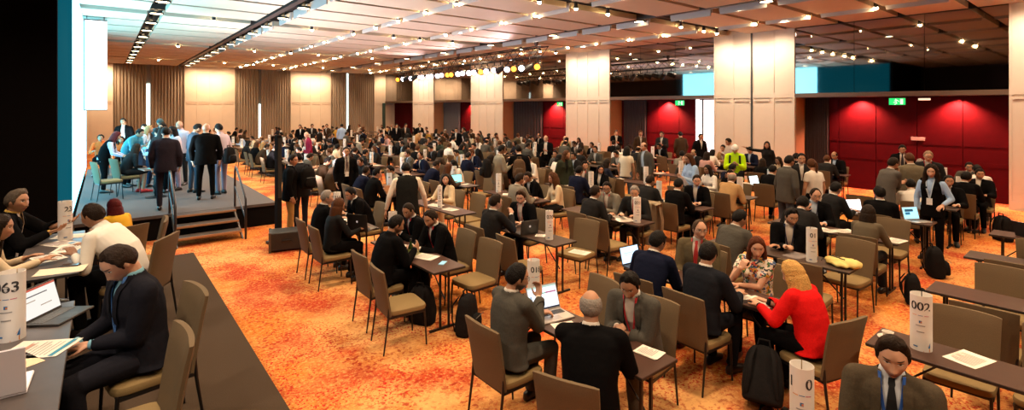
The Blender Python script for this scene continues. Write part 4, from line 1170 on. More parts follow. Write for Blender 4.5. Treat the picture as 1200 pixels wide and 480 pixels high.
# ================= first row from the stage
seated('bearded person in grey suit and glasses sitting behind the silver laptop, hand raised', 0, 'L', 3.40, lod=0, c=GREY, hc=HB, hair='short', beard=.85, glasses=True, lean=4, hy=-25, hp=14, R={'p': (.02, .34, .98), 'n': (0, -1, .3), 'c': .8}, L='write')
seated('balding person in black suit seen from behind reaching to the silver laptop', 0, 'L', 2.46, dh=36, chair_dx=-.09, lod=0, wide=1.1, c=BLK, hc=HGR, hair='ring', tone='tan', lean=10, hy=8, hp=8, belly=.03, L={'p': (-.06, .62, .86), 'n': (.3, 0, -1), 'c': .35}, R={'p': (.17, .40, .80), 'n': (0, 0, -1), 'c': .4})
seated('person in grey suit with red lanyard writing opposite the balding person', 0, 'R', 2.78, dh=12, lod=0, c=GREY, hc=HB, hair='quiff', tone='olive', lean=18, hy=8, hp=30, lany=L_RED, L={'p': (.02, .37, .80), 'n': (.2, 0, -1), 'c': .8}, R={'p': (.06, .34, .83), 'n': (-.4, 0, -1), 'c': .85}, open=True)
seated('bearded person in black jacket at left of the table with the green bottle', 0, 'L', 5.98, lod=0, c=BLK, top='suit', shirt=BLK, hc=HB, beard=.7, hair='short', tone='olive', lean=16, hy=-14, hp=20, R={'p': (.12, .42, .86), 'n': (-1, 0, .2), 'c': .6}, L={'p': (-.06, .40, .82), 'n': (.4, 0, -1), 'c': .6})
seated('person with shaved dark hair looking at a phone, red lanyard, far right of bottle table', 0, 'R', 6.75, lod=1, c=BLK, hc=HDB, hair='buzz', tone='olive', beard=.3, lean=20, hy=20, hp=26, lany=L_RED, shirt=(.5, .48, .5), L={'p': (-.04, .38, .86), 'n': (.2, -.2, -1), 'c': .7}, R={'p': (.08, .36, .86), 'n': (-.2, -.2, -1), 'c': .7})
seated('bearded person in black suit with red lanyard pointing at papers, near right of bottle table', 0, 'R', 6.1, lod=0, c=BLK, hc=HDB, hair='short', beard=.6, lean=20, hy=16, hp=28, lany=L_RED, L={'p': (-.08, .46, .80), 'n': (0, 0, -1), 'c': .4}, R={'p': (.05, .50, .82), 'n': (-.3, 0, -1), 'c': .5}, chair_dx=.08)
seated('grey haired person in black jacket sitting near the stage side of the 016 table', 0, 'L', 8.35, c=BLK, hc=HGR, hair='short', tone='fair', lean=10, hy=-24, hp=6)
seated('person with long brown hair and black top seen from behind at the 016 table', 0, 'L', 7.72, fem=True, top='dress', c=BLK, trousers=True, tr=BLK, hc=HBR, hair='long', lean=6, hy=4, sleeve=1.)
seated('person in dark suit leaning over papers behind the black laptop', 0, 'R', 8.85, c=BLK, hc=HB, hair='short', lean=26, hy=14, hp=28, tone='tan', L='write')
seat_chair(0, 'L', 5.30, -.06, -6, empty=True); seat_chair(0, 'R', 5.42, .02, 4, empty=True); seat_chair(0, 'R', 3.52, .05, -8, empty=True)
# ================= second row
seated('person in navy suit seen from behind beside the pale blue laptop screen', 1, 'L', 3.35, dh=8, lod=0, c=NAVY, hc=HB, hair='short', tone='olive', lean=18, hy=-20, hp=14, R={'p': (.10, .46, .80), 'n': (0, 0, -1), 'c': .5})
seated('person in black suit seen from behind facing the bespectacled person', 1, 'L', 2.72, dh=-6, lod=0, c=(.012, .013, .017), hc=HB, hair='short', tone='tan', lean=10, hy=10, wide=1.04, R={'p': (.16, .42, .80), 'n': (0, 0, -1), 'c': .5})
seated('bespectacled person in olive brown jacket and red tie looking straight out', 1, 'R', 3.33, dh=14, lod=0, c=OLV, hc=(.06, .035, .02), hair='receding', tone='fair', lean=4, hy=36, hp=6, glasses=True, lany=L_RED, tie=cloth((.42, .03, .03), 'satin'), L='lap', R='lap')
FLORAL = None
def floral():
    m, nt, b = _bsdf('floral_print'); tc = nt.nodes.new('ShaderNodeTexCoord')
    col = (.72, .62, .50)
    for i, (c, s, th) in enumerate((((.50, .06, .03), 17, .60), ((.04, .09, .24), 21, .60), ((.60, .30, .03), 19, .62), ((.03, .14, .05), 25, .60), ((.02, .02, .03), 29, .62))):
        mp = nt.nodes.new('ShaderNodeMapping'); mp.inputs['Location'].default_value = (i*3.1, i*1.7, i*5.3); nt.links.new(tc.outputs['Object'], mp.inputs[0])
        n = nt.nodes.new('ShaderNodeTexNoise'); n.inputs['Scale'].default_value = s; n.inputs['Detail'].default_value = 1; nt.links.new(mp.outputs[0], n.inputs['Vector'])
        r = nt.nodes.new('ShaderNodeMapRange'); r.inputs[1].default_value = th-.02; r.inputs[2].default_value = th+.01; nt.links.new(n.outputs['Fac'], r.inputs[0])
        col = mixc(nt, r.outputs[0], col, c)
    nt.links.new(col, b.inputs['Base Color']); b.inputs['Roughness'].default_value = .7; return m
seated('person with long auburn hair and floral blouse resting chin on hand', 1, 'R', 2.62, dh=10, lod=0, fem=True, top='dress', trousers=True, tr=BLK, c=floral(), hc=(.085, .022, .008), hair='long', tone='fair', lean=8, hy=22, hp=16, sleeve=.5, R='chin', L='fold')
p = add_person('blonde person in bright red jacket sitting at the end of the paper strewn table', 4.95, 1.80, 82, lod=0, fem=True, c=RED, tr=BLK, hc=HBL, hair='bob', hlen=1.5, tone='fair', lean=15, hy=8, hp=22, vz=.2, shirt=BLK, L={'p': (-.14, .44, .80), 'n': (0, 0, -1), 'c': .5}, R={'p': (.02, .46, .80), 'n': (0, 0, -1), 'c': .6})
chair(4.95, 1.78, 74, 'taupe chair under the blonde person in red, at the table end')
seated('person with tousled dark hair in charcoal jacket raising a hand by the 20 table', 1, 'L', 6.25, c=CHAR, hc=HDB, hair='wavy', tone='fair', lean=8, hy=-10, hp=8, R={'p': (.12, .34, 1.02), 'n': (-.3, -.3, -1), 'c': .9}, L={'p': (-.05, .38, .80), 'n': (0, 0, -1), 'c': .5})
seated('person in black suit and white shirt with lanyard writing beside the dark laptop', 1, 'R', 6.55, dh=16, c=BLK, hc=(.04, .018, .009), hair='wavy', tone='fair', lean=16, hy=16, hp=24, lany=cloth((.5, .2, .16), 'satin'), open=True, R='write', L='table', beard=.2)
seat_chair(1, 'L', 5.45, -.02, -5, empty=True); seat_chair(1, 'R', 5.42, .04, 8, empty=True)
seated('person with long dark hair and cream jacket sitting behind the number 9 sign', 1, 'R', 9.1, dh=20, fem=True, c=CREAM, hc=HB, hair='long', tone='fair', lean=8, hy=32, hp=4, shirt=BLK, R='table')
seat_chair(1, 'R', 8.42, .04, 4, empty=True); seat_chair(1, 'R', 7.85, .02, -3, empty=True)
seated('person in black jacket with curly dark hair facing the silver laptop, second row', 1, 'L', 10.75, c=BLK, shirt=BLK, hc=HB, hair='wavy', lean=14, hy=-16, hp=8, lod=1)
seated('person in grey top bent behind the silver laptop lid, second row', 1, 'R', 11.3, c=LGREY, top='shirt', hc=HB, lean=22, hp=20, lod=1)
# ================= third row
seated('person in charcoal suit seen from behind at the 21 table', 2, 'L', 5.95, dh=-4, c=CHAR, hc=HDB, hair='short', lean=14, hy=-6, hp=6)
seated('bearded person in light grey suit with glasses and red lanyard at the 21 table', 2, 'R', 6.28, dh=14, c=LGREY, hc=HB, hair='short', beard=.85, glasses=True, lean=18, hy=16, hp=22, lany=L_RED, R='clasp', L='write')
seated('grey haired person in dark suit looking down at the 21 table', 2, 'R', 5.66, dh=14, c=CHAR, hc=HGR, hair='short', tone='fair', lean=16, hy=18, hp=26, tie=cloth((.4, .05, .05), 'satin'))
seated('person in grey jacket turned away with head bowed, behind the auburn haired person', 2, 'L', 3.45, dh=-10, c=GREY, hc=HB, hair='short', lean=20, hy=-24, hp=20)
seated('bearded person in black suit and open white shirt at the yellow bag table', 2, 'R', 3.05, dh=18, c=BLK, hc=HB, hair='quiff', beard=.55, tone='tan', lean=16, hy=26, hp=20, open=True, lany=L_DARK, badge=False, R='clasp', L='fold')
seat_chair(2, 'L', 2.45, 0, 4, empty=True); seat_chair(2, 'R', 2.38, .06, -4, empty=True); seat_chair(2, 'L', 5.42, -.06, -5, empty=True)
seated('person in light grey jacket seen from behind, near the standing pair with backpacks', 2, 'L', 7.95, c=LGREY, hc=HDB, hair='wavy', lean=8, hy=-12)
seated('person in dark suit with head bowed holding hands up to the mouth', 2, 'R', 8.4, c=BLK, hc=HDB, lean=24, hy=12, hp=26, R='mouth', L='clasp', glasses=True)
seated('person with auburn curls and pale blouse seen from behind', 2, 'R', 7.75, fem=True, top='shirt', c=CREAM, hc=HBR, hair='curly', lean=8, dh=-16, L='lap', R='lap')
seated('person with brown hair seen from behind beside the cyan laptop screen', 2, 'L', 10.7, fem=True, top='shirt', c=BRN, hc=HBR, hair='long', lean=8, lod=2)
# ================= fourth row
seated('bespectacled person in dark suit with lanyard lifting a hand at the 015 table', 3, 'R', 3.45, dh=20, c=BLK, hc=HDB, hair='receding', glasses=True, tone='fair', lean=8, hy=22, hp=18, shirt=S_BLUE, lany=L_DARK, badge=False, open=True, R={'p': (.14, .32, .98), 'n': (-.2, -1, 0), 'c': .7})
seated('person in charcoal jacket hunched seen from behind, left of the 015 table', 3, 'L', 3.35, c=CHAR, hc=HB, hair='full', lean=26, hp=24, lod=1)
seated('person with brown hair and olive top seen from behind the 015 sign', 3, 'L', 2.42, fem=True, top='shirt', c=(.10, .075, .045), hc=HDB, hair='long', lean=14, L='write')
seat_chair(3, 'R', 2.42, .04, 0, empty=True)
seated('person in black suit with blue lanyard holding papers, fourth row second table', 3, 'R', 5.62, dh=14, c=BLK, hc=HDB, hair='quiff', tone='fair', lean=10, hy=22, hp=16, lany=L_BLUE, badge=False, R='write')
seated('person in black jacket seen from behind opposite the blue lanyard', 3, 'L', 5.5, c=BLK, hc=HB, lean=10)
seated('person in charcoal jacket looking down, partly hidden behind a black jacket', 3, 'L', 6.2, c=CHAR, hc=HDB, lean=16, hp=14, hy=-16)
seated('person in navy jacket seen from behind with broad shoulders, fourth row', 3, 'L', 8.1, c=NAVY, hc=HB, wide=1.08, lean=10)
seated('smiling person in grey suit with lanyard and badge, fourth row', 3, 'R', 8.75, dh=26, c=GREY, hc=HB, hair='quiff', tone='fair', lean=4, hy=30, lany=L_RED)
seated('person with long black hair smiling beside the grey suit, fourth row', 3, 'R', 8.2, dh=20, fem=True, c=BLK, hc=HB, hair='long', tone='tan', lean=8, hy=30)
seated('person in navy suit facing a bald person beyond the cyan laptop', 3, 'L', 12.7, c=NAVY, hc=HB, lean=12)
# ================= fifth to eighth rows, first two tables
seated('person in dark suit in profile typing on the white lit laptop', 4, 'L', 3.5, dh=-30, c=CHAR, hc=HB, lean=12, hy=0, hp=6, R='type', L='type')
seated('bearded person in black suit in profile near the teal laptop screen', 4, 'L', 2.72, c=BLK, hc=HB, beard=.5, lean=4, hy=45, hp=-2, L='lap', R='lap')
seated('bald person in tan jacket seen from behind with elbows on the table', 4, 'L', 5.45, c=TAN, hc=HGR, hair='ring', tone='tan', lean=24, hp=10, belly=.03, L='chin')
seated('person in dark jacket with both hands on the cheeks, opposite the tan jacket', 4, 'R', 5.75, c=BLK, hc=HDB, hair='wavy', lean=28, hp=8, hy=20, R='ear', L='ear', tone='fair')
seated('person in black jacket turned away beside the bright white laptop', 5, 'L', 5.4, c=BLK, hc=HB, lean=14, hy=-10)
seated('person in white shirt with red lanyard bending away beside the curly haired person', 5, 'L', 2.66, top='shirt', c=WHT, hc=HB, lean=26, hp=16, lany=L_RED, badge=False, dh=25, lod=1)
seated('person in black suit and white shirt looking down, behind the curly haired person', 5, 'R', 2.35, dh=10, c=BLK, hc=HB, tone='tan', lean=6, hy=14, hp=10, lod=1)
seated('person in black suit leaning to a neighbour near the end pillar', 6, 'L', 2.25, c=BLK, hc=HB, lean=8, hy=-30, hair='full')
seated('person with a dark moustache in black suit near the end pillar', 6, 'R', 2.15, c=BLK, hc=HB, lean=4, hy=20, beard=.4)
seated('person in white shirt glancing sideways near the end pillar', 7, 'L', 2.3, top='shirt', c=WHT, hc=HB, lean=6, hy=30)
seat_chair(6, 'R', 3.1, 0, 0, empty=True); seat_chair(5, 'L', 3.5, 0, 0, empty=True)
# ================= front tables at the right edge
seated('person in grey brown suit with blue lanyard and dark tie at the front edge', 0, 'R', .93, dh=14, lod=0, c=(.075, .056, .036), hc=HDB, hair='wavy', tone='fair', lean=4, hy=4, hp=16, lany=L_BLUE, badge=False, tie=cloth((.012, .012, .014), 'satin'), shirt=(.60, .62, .66), R='lap', L='lap', open=True, seed=4.)
for y, dx, dh in ((.92, -.02, 3), (.36, .02, -2)): seat_chair(1, 'R', y, dx, dh, empty=True, label='%s empty taupe chair showing its front behind the 002 table' % ('far' if y > .6 else 'near'))
for y, dx in ((.86, -.1), (.30, -.1)): seat_chair(2, 'L', y, dx, 2, empty=True, label='%s empty taupe chair backing onto the 002 table chairs' % ('far' if y > .6 else 'near'))
for y in (.92, .36): seat_chair(2, 'R', y, 0, 0, empty=True, label='%s empty taupe chair beyond the bare second front table' % ('far' if y > .6 else 'near'))
for y in (.88,): seat_chair(3, 'L', y, -.05, 0, empty=True, label='empty dark backed chair pulled to the third front table')
seated('person in charcoal jacket reaching in from the edge holding a dark phone', 3, 'R', .72, dh=24, c=(.05, .052, .045), hc=HB, lean=20, hy=20, L='lap', R={'p': (.10, .50, .80), 'n': (0, 0, -1), 'c': .8})
seated('person in grey sleeves holding a tablet at the front table by the end pillar', 4, 'R', .82, dh=14, top='shirt', c=(.22, .21, .19), hc=HB, lean=24, R={'p': (.06, .46, .86), 'n': (-.6, 0, -.6), 'c': .5})
# ================= standing on the floor
def standing(label, x, y, h, **sp):
    sp['sit'] = False; return add_person(label, x, y, h, **sp)
standing('person in black quilted vest and white shirt seen from behind, standing', 4.20, 8.15, 70, top='vest', c=(.012, .012, .011), shirt=(.72, .62, .50), hc=HB, tr=BLK, lean=12, hp=24, wide=1.1, L={'p': (-.36, .10, .86), 'n': (1, 0, 0)}, R={'p': (.36, .14, .86), 'n': (-1, 0, 0)}, lod=1)
standing('person in black coat and tan trousers standing by the tall loudspeaker', 2.98, 11.0, -20, c=BLK, tr=(.34, .19, .06), hc=HDB, hy=-30, lean=3, lod=1)
standing('person in dark suit and backpack seen from behind at the stage corner', 3.30, 11.3, 100, c=(.018, .018, .022), hc=HB, hy=40, hair='buzz', lod=1, shoem=mat('shoe_pale', (.6, .5, .42), .6))
standing('person in black suit with lanyard and badge standing near the pink lid laptop', 4.62, 12.2, -100, c=BLK, hc=HB, lany=cloth((.5, .42, .36), 'satin'), open=True, tie=cloth((.10, .06, .06), 'satin'), hy=-8, hp=6, lod=1)
standing('bald person in crimson shirt and pale trousers standing in the aisle', 6.3, 20.6, 190, top='shirt', c=(.22, .006, .026), tr=(.60, .48, .40), hc=HB, hair='bald', tone='fair', lany=S_CREAM, hy=10)
standing('person in neon yellow jacket and white cap with dark backpack straps', 13.0, 6.65, 205, top='coat', c=NEON, shirt=(.5, .85, .02), tr=BLK, hc=HDB, cap=mat('cap_white', (.78, .74, .68), .7), R='phone', L='phone', hp=22, vz=.08, lod=1, straps=cloth((.02, .03, .02), 'nylon'))
standing('person in grey suit standing in profile beside the white printed top', 10.75, 4.45, -25, c=GREY, tr=(.05, .07, .10), hc=HB, lean=5, lod=1)
standing('person with ponytail and white top with gold print seen from behind', 11.15, 4.05, 60, fem=True, k=1.02, top='tee', c=WHT, tr=BLK, hc=HBR, hair='ponytail', lod=1)
standing('person in dark jacket standing behind the ponytail', 11.62, 4.5, 210, c=CHAR, hc=HB, lod=1)
standing('person in black with outstretched arm pointing, by the split pillar', 16.2, 7.25, 200, fem=True, top='shirt', c=BLK, tr=BLK, hc=HDB, hair='bob', L='hang', R={'p': (.62, .25, 1.42), 'n': (0, 0, -1), 'c': .3})
standing('person in pale grey shirt looking down, by the split pillar', 15.5, 8.05, 150, top='shirt', c=(.45, .36, .30), hc=HDB, hp=24, L='phone', R='phone')
standing('balding person in grey suit and pale blue shirt standing, third to fourth pillars', 11.4, 8.3, 170, c=GREY, shirt=S_BLUE, hc=HBR, hair='ring', tone='fair', k=1.02, open=True, vz=.4)
standing('person with long dark hair, pale print top and jeans seen from behind', 11.1, 8.75, 20, fem=True, top='tee', c=(.62, .54, .42), tr=(.10, .14, .19), hc=HB, hair='long')
standing('person with brown hair in dark green jacket standing beyond a smiling pair', 8.98, 9.0, 250, fem=True, c=(.03, .035, .022), hc=HBR, hair='long', hy=30, shirt=BLK)
standing('person in light grey blazer with dark backpack standing in profile', 7.56, 9.9, -20, c=(.24, .215, .165), tr=(.24, .215, .165), hc=HB, hair='short', lean=6, R='phone', L='phone', hy=-10, hp=14, k=1.03, tone='brown')
standing('person in dark jacket with brown backpack seen from behind in the aisle', 8.05, 9.65, 50, c=BLK, hc=HB, hy=30, lean=8, k=1.02)
standing('person in black suit with white shirt front standing before the tall red glow', 11.95, 12.85, 215, c=BLK, hc=HBR, hair='ring', tone='fair', R='ear', L='phone', open=True)
standing('person with long curly dark hair and blue shirt standing by the teal laptop', 11.45, 2.25, 175, fem=True, k=1.04, top='vest', c=BLK, shirt=LBLUE, tr=BLK, hc=HDB, hair='curly', tone='fair', hy=10, lany=S_BLUE, L={'p': (-.20, .22, 1.0), 'n': (0, -.5, -1), 'c': .6}, R='hang', lod=1)
standing('person in olive grey jacket with back turned before the red doors', 13.27, 2.95, 40, c=(.14, .115, .075), tr=BLK, hc=HBR, hair='short', wide=1.12, lod=1)
standing('person in grey jacket leaning in profile with hand at chin', 12.0, 3.1, -35, c=(.10, .09, .08), hc=HDB, lean=14, R='chin' if False else {'p': (.04, .24, 1.38), 'n': (0, -1, .2), 'c': .8}, L='phone', lod=1)
standing('grey haired bespectacled person in dark suit with red lanyard leaning forward', 14.2, 2.85, 185, c=CHAR, hc=(.24, .16, .10), hair='short', tone='fair', glasses=True, lany=L_RED, lean=14, hy=8, hp=18, k=1.03, lod=1, open=True)
standing('person in black suit and tie standing against the red doors', 16.4, 3.85, 195, c=BLK, hc=HB, hp=26, tie=cloth((.02, .02, .03), 'satin'), open=True, lod=1)
standing('person with brown hair and blue sleeves holding up a white sheet', 9.92, 6.02, 160, fem=True, k=1.06, top='shirt', c=LBLUE, tr=BLK, hc=HBR, hair='bob', hp=22, L='phone', R='phone', lod=1)
standing('person in dark suit standing against the bright open doorway', 17.1, 10.1, 240, c=BLK, hc=HB)
standing('person with grey backpack in dark jacket standing left of the doorway', 17.8, 11.3, 60, c=BRN, hc=HB)
standing('person in dark suit in front of the red pool of light, taking notes', 17.4, 11.9, 200, c=CHAR, hc=HB, R='phone', L='phone')
standing('person in brown jacket standing before the red pool of light', 17.3, 12.9, 230, c=BRN, hc=HBR, hair='wavy')
standing('person in black holding a camera in the dark bay beside the pillar', 17.0, 13.9, 220, c=BLK, hc=HB, lany=S_WHT, R={'p': (.08, .24, 1.5), 'n': (0, -1, 0)}, L='phone')
for i, (x, y, h, lab, c) in enumerate(((8.5, 29.2, 250, 'dark figure standing at the back near the second beige panel, first of three', BLK), (9.4, 30.0, 240, 'dark figure standing at the back near the second beige panel, second of three', CHAR), (10.2, 29.6, 200, 'dark figure standing at the back near the second beige panel, third of three', BRN), (10.6, 28.6, 80, 'person in pale blue shirt standing before the third pair of curtains', LBLUE),
        (13.2, 27.0, 250, 'dark suited person standing at the back corner, first of three', BLK), (13.9, 27.2, 240, 'dark suited person standing at the back corner, second of three', CHAR), (14.6, 26.8, 260, 'dark suited person standing at the back corner, third of three', BLK), (13.0, 20.2, 220, 'person in dark suit and white shirt standing before the slate drape', BLK), (13.7, 20.4, 150, 'person in dark suit turning a paper before the slate drape', CHAR))):
    standing('%s' % lab, x, y, h, c=c, hc=HB, top='suit' if c != LBLUE else 'shirt', lean=4+i % 3*4, hy=(-20, 10, 30)[i % 3])
# ================= on the stage
def on_stage(label, x, y, h, **sp):
    sp.setdefault('sit', False); return add_person(label, x, y, h, z=RZ, **sp)
on_stage('person with dark red hair in dark waistcoat bending over at the stage screen', -.02, 16.6, -10, fem=True, top='vest', c=BLK, shirt=(.50, .50, .66), tr=BLK, hc=HRD, hair='bob', lean=24, hp=24, L={'p': (-.16, .42, .92)}, R={'p': (.16, .44, .92)}, lod=1)
on_stage('person in black dress and red heels sitting on a stage chair', .42, 16.0, 20, sit=True, fem=True, top='dress', c=BLK, hc=HDB, hair='long', lean=22, sleeve=1., shoem=mat('red_shoe', (.55, .03, .03), .4), R='lap', L='lap', lod=1)
for lab, x, y, h, kw in (('person in dark jacket bending low over the stage table, seen from the side', 1.30, 16.35, 120, dict(c=CHAR, lean=30, hp=20)), ('person in white shirt leaning into the stage group from the back', 1.52, 17.9, 215, dict(top='shirt', c=WHT, lean=18, hp=20, k=1.04)),
        ('person with long dark hair and dark top at the back of the stage group', .98, 18.5, 235, dict(fem=True, top='shirt', c=BLK, hair='long', k=1.05)), ('person in teal shirt bending between the waistcoat and the blond hair', .48, 17.4, -40, dict(top='shirt', c=(.05, .22, .28), lean=34, hp=26))):
    on_stage(lab, x, y, h, hc=HB, tr=BLK, L='phone', R='phone', **kw)
USED.append((3, 'R', 6.4))
chair(.44, 16.0, 20, 'stage chair under the person in the black dress', z=RZ); chair(.08, 15.35, 15, 'empty stage chair beside the glowing video wall', z=RZ)
on_stage('person in dark suit seen from behind standing at the top of the stairs', 1.02, 13.05, 80, c=(.022, .018, .026), hc=HB, k=1.03, lod=1)
on_stage('bald person in black suit seen from behind near the right handrail', 1.88, 13.9, 75, c=BLK, hc=HGR, hair='bald', tone='fair', k=1.06, wide=1.15, belly=.03, lod=1, stance=1.4)
on_stage('person in pale lilac shirt with a black shoulder bag at the group edge', 2.30, 14.5, 120, top='shirt', c=(.55, .46, .52), tr=(.25, .20, .26), hc=HB, k=1.04, lod=1)
on_stage('person in blue grey suit with bowed head inside the stage group', 1.78, 15.2, 20, c=(.05, .065, .09), hc=HB, k=1.04, hp=26, hy=-10)
on_stage('person in pale blue shirt bending toward the stage table', 1.02, 16.9, 40, top='shirt', c=(.45, .62, .74), tr=(.02, .03, .06), hc=HDB, lean=34, hp=20, R={'p': (.1, .5, .85)}, L={'p': (-.1, .5, .85)})
on_stage('person with long black hair in a sleeveless dark top, stage group', 1.12, 15.6, 60, fem=True, top='tee', c=BLK, tr=BLK, hc=HB, hair='long', k=1.05)
on_stage('person with long blond hair and pale sleeves, stage group', .80, 17.6, -20, fem=True, top='shirt', c=(.5, .62, .74), tr=(.04, .06, .10), hc=(.38, .22, .10), hair='long', k=1.06, lean=16)
on_stage('person with short black hair in white blouse, stage group', 1.48, 15.9, 200, fem=True, top='shirt', c=(.66, .58, .64), tr=(.4, .3, .38), hc=HB, hair='bob', k=1.05)
on_stage('person in dark teal cap rising above the stage group', 1.38, 18.8, 240, top='shirt', c=(.03, .08, .10), hc=HB, cap=mat('cap_teal', (.01, .05, .06), .7), k=1.08)
on_stage('person with fair skin and shaved head inside the stage group', 1.70, 16.9, 230, top='shirt', c=(.5, .42, .48), hc=HGR, hair='bald', tone='fair', k=1.06)
on_stage('person in dark suit and pale shirt standing at the back of the stage', .55, 22.2, 250, c=BLK, hc=HB, k=1.06, open=True)
for i, (x, y, lab, c) in enumerate(((-.05, 21.0, 'person in orange top seated at the back of the stage, nearest the video wall', ORNG), (.45, 20.2, 'person in orange top seated at the back of the stage, before the standing dark suit', ORNG), (1.05, 20.7, 'person in orange top and pale sleeves seated at the back of the stage, farthest right', ORNG))):
    on_stage(lab, x, y, -100, sit=True, top='shirt', c=c, hc=HDB, hair=('short', 'bob', 'long')[i], fem=i > 0, tr=BLK, lean=14)
    chair(x, y+.03, -100, 'stage chair under the %s orange topped person' % ORD[i], z=RZ, full=False)
t = thing('stage_table', 'small low table in the middle of the stage group holding printed cards', 'table', (.98, 15.0, RZ), .2)
mb = MB(); mb.box((-.30, -.25, .68), (.30, .25, .71), bev=.006); part('table_top', mb.mesh('table_top', False), t, M_TOPK)
mb = MB(); mb.tube([(0, 0, .03), (0, 0, .68)], .03, 10, round_caps=False); part('table_leg', mb.mesh('table_leg'), t, M_BLACKM)
mb = MB(); mb.rings([(np.array((0, 0, z)), (1., 0, 0), (0, 1., 0), r, r) for z, r in ((0, .22), (.015, .22), (.03, .06))], 20); part('base', mb.mesh('base', True, 40), t, M_BLACKM)
paper(.92, 14.95, RZ+.711, 20, 'cyan printed card on the small stage table', .22, .16, lines=False, col=mat('card_cyan', (.05, .55, .62), .6))
# ================= on the riser by the masking wall
def on_riser(label, x, y, h, z=RZ, ch=True, clab=None, cx=0., cy=0., cdh=0., **sp):
    p = add_person(label, x, y, h, z=z, **sp)
    if ch: 
        a = math.radians(h); chair(x+cx, y+cy, h+cdh, clab, z=z)
    return p
on_riser('person in dark suit with polka dot lanyard bowing over the riser table', .20, 4.18, 198, clab='taupe chair behind the bowing dark suit on the riser', cx=.03, cdh=-8, lod=0, c=(.013, .013, .018), hc=(.022, .013, .009), hair='short', tone='fair', lean=6, hy=6, hp=38, shirt=(.20, .42, .52), lany=mat('polka_lanyard', (.06, .16, .40), .6, var=.9, scale=95), badge=False, L={'p': (.02, .27, .71), 'n': (.2, 0, -1), 'c': .3}, R={'p': (.16, .30, .70), 'n': (0, 0, -1), 'c': .5}, wide=1.08)
on_riser('balding person in white shirt seen from behind leaning at the riser table', .20, 6.25, 150, clab='taupe chair of the white shirted person on the riser', cx=.05, lod=0, top='shirt', c=(.74, .70, .62), tr=BLK, hc=HDB, hair='receding', tone='olive', lean=30, hy=-4, hp=16, wide=1.12, belly=.03, L='table', R='table')
on_riser('person with dark red hair and yellow collar seated beyond the white shirt', .20, 9.75, 120, z=0., clab='taupe chair between the riser and the stage', fem=True, top='shirt', c=(.70, .38, .02), hc=HRD, hair='bob', lean=12)
on_riser('grey haired person in black suit and yellow shirt gesturing with open hands', -.88, 7.45, -8, clab='taupe chair under the gesturing grey haired person', lod=0, c=BLK, shirt=(.50, .30, .06), hc=(.10, .075, .055), hair='wavy', tone='tan', lean=14, hy=-26, hp=6, lany=cloth((.62, .5, .45), 'satin'), open=True, L={'p': (-.02, .56, .93), 'n': (.4, -.2, 1), 'c': .35, 'd': (.35, .8, .35)}, R={'p': (.16, .46, .87), 'n': (-.3, -.2, 1), 'c': .4, 'd': (.3, .8, .3)})
on_riser('person in cream sleeve reaching across the riser table from the side', -.98, 6.35, -6, clab='taupe chair under the cream sleeved person', lod=1, fem=True, top='shirt', c=CREAM, hc=HDB, hair='long', lean=24, L='table', R={'p': (.02, .54, .80), 'n': (0, 0, -1), 'c': .4})
chair(.07, 3.42, 184, 'empty taupe chair nearest the camera on the riser', z=RZ); chair(.26, 7.1, 176, 'empty taupe chair behind the white shirt on the riser', z=RZ)
TRX = -.62
table(TRX, 3.05, 1.95, 'dark riser table carrying the 63 sign and two laptops', RZ, m=mat('riser_table_top', (.085, .070, .066), .35, var=.2, scale=9))
table(TRX, 5.82, 1.95, 'dark riser table between the gesturing person and the white shirt', RZ, m=mat('riser_table_top', (.085, .070, .066), .35))
TZ_ = RZ+.75
sign(-.45, 4.42, TZ_, 'white rolled sign reading 063 on the near riser table', '063', face=-108, dsz=.088, r=.066)
sign(-.33, 7.35, TZ_, 'white rolled sign at the far end of the second riser table', '23', face=-60, dsz=.075)
laptop(-.48, 3.66, TZ_, -92, 'white laptop showing the back of its lid at the riser table end', shell='white', logo=False, open_=100, w=.36, d=.25)
laptop(-.235, 4.66, TZ_, 146, 'dark laptop with lit document screen before the bowing person', (.95, .92, .85), 1.0, 'dark', art=[((.0, .93, 1, 1), (.8, .1, .05), .7), ((.1, .72, .75, .76), (.15, .16, .18), .5), ((.1, .55, .4, .58), (.7, .5, .3), .5), ((.5, .3, .8, .33), (.7, .5, .3), .5)])
acc = [((-.46, -.42, .46, -.34), (.02, .22, .34)), ((-.2, .2, .3, .28), (.5, .28, .2))]
paper(-.30, 4.12, TZ_, 60, 'printed leaflet with blue band nearest the bowing person', .24, .33, lines=True, accent=acc, name='leaflet')
paper(-.42, 4.0, TZ_, 25, 'plain buff sheet under the blue banded leaflet', .21, .297, lines=False, col=mat('buff_paper', (.72, .56, .36), .7))
paper(-.30, 5.98, TZ_, 80, 'cream folder sheet with a phone on it at the riser table end', .22, .34, lines=False, col=mat('cream_paper', (.76, .66, .50), .7)); phone(-.24, 6.10, TZ_+.006, 70, 'black phone lying on the cream folder sheet')
paper(-.42, 6.55, TZ_, 20, 'leaflet with small blue square under the cream sleeved hand', accent=[((-.4, -.4, -.1, -.2), (.03, .2, .5))]); paper(-.28, 6.85, TZ_, -15, 'white sheet beside the cream sleeved hand')
paper(-.36, 7.15, TZ_, 35, 'colour printed leaflet in front of the gesturing hands', accent=[((-.4, .0, .4, .35), (.5, .42, .4)), ((.1, -.4, .4, -.2), (.03, .25, .5))]); paper(-.30, 7.5, TZ_, 70, 'cream sheet at the far end of the second riser table', lines=False)
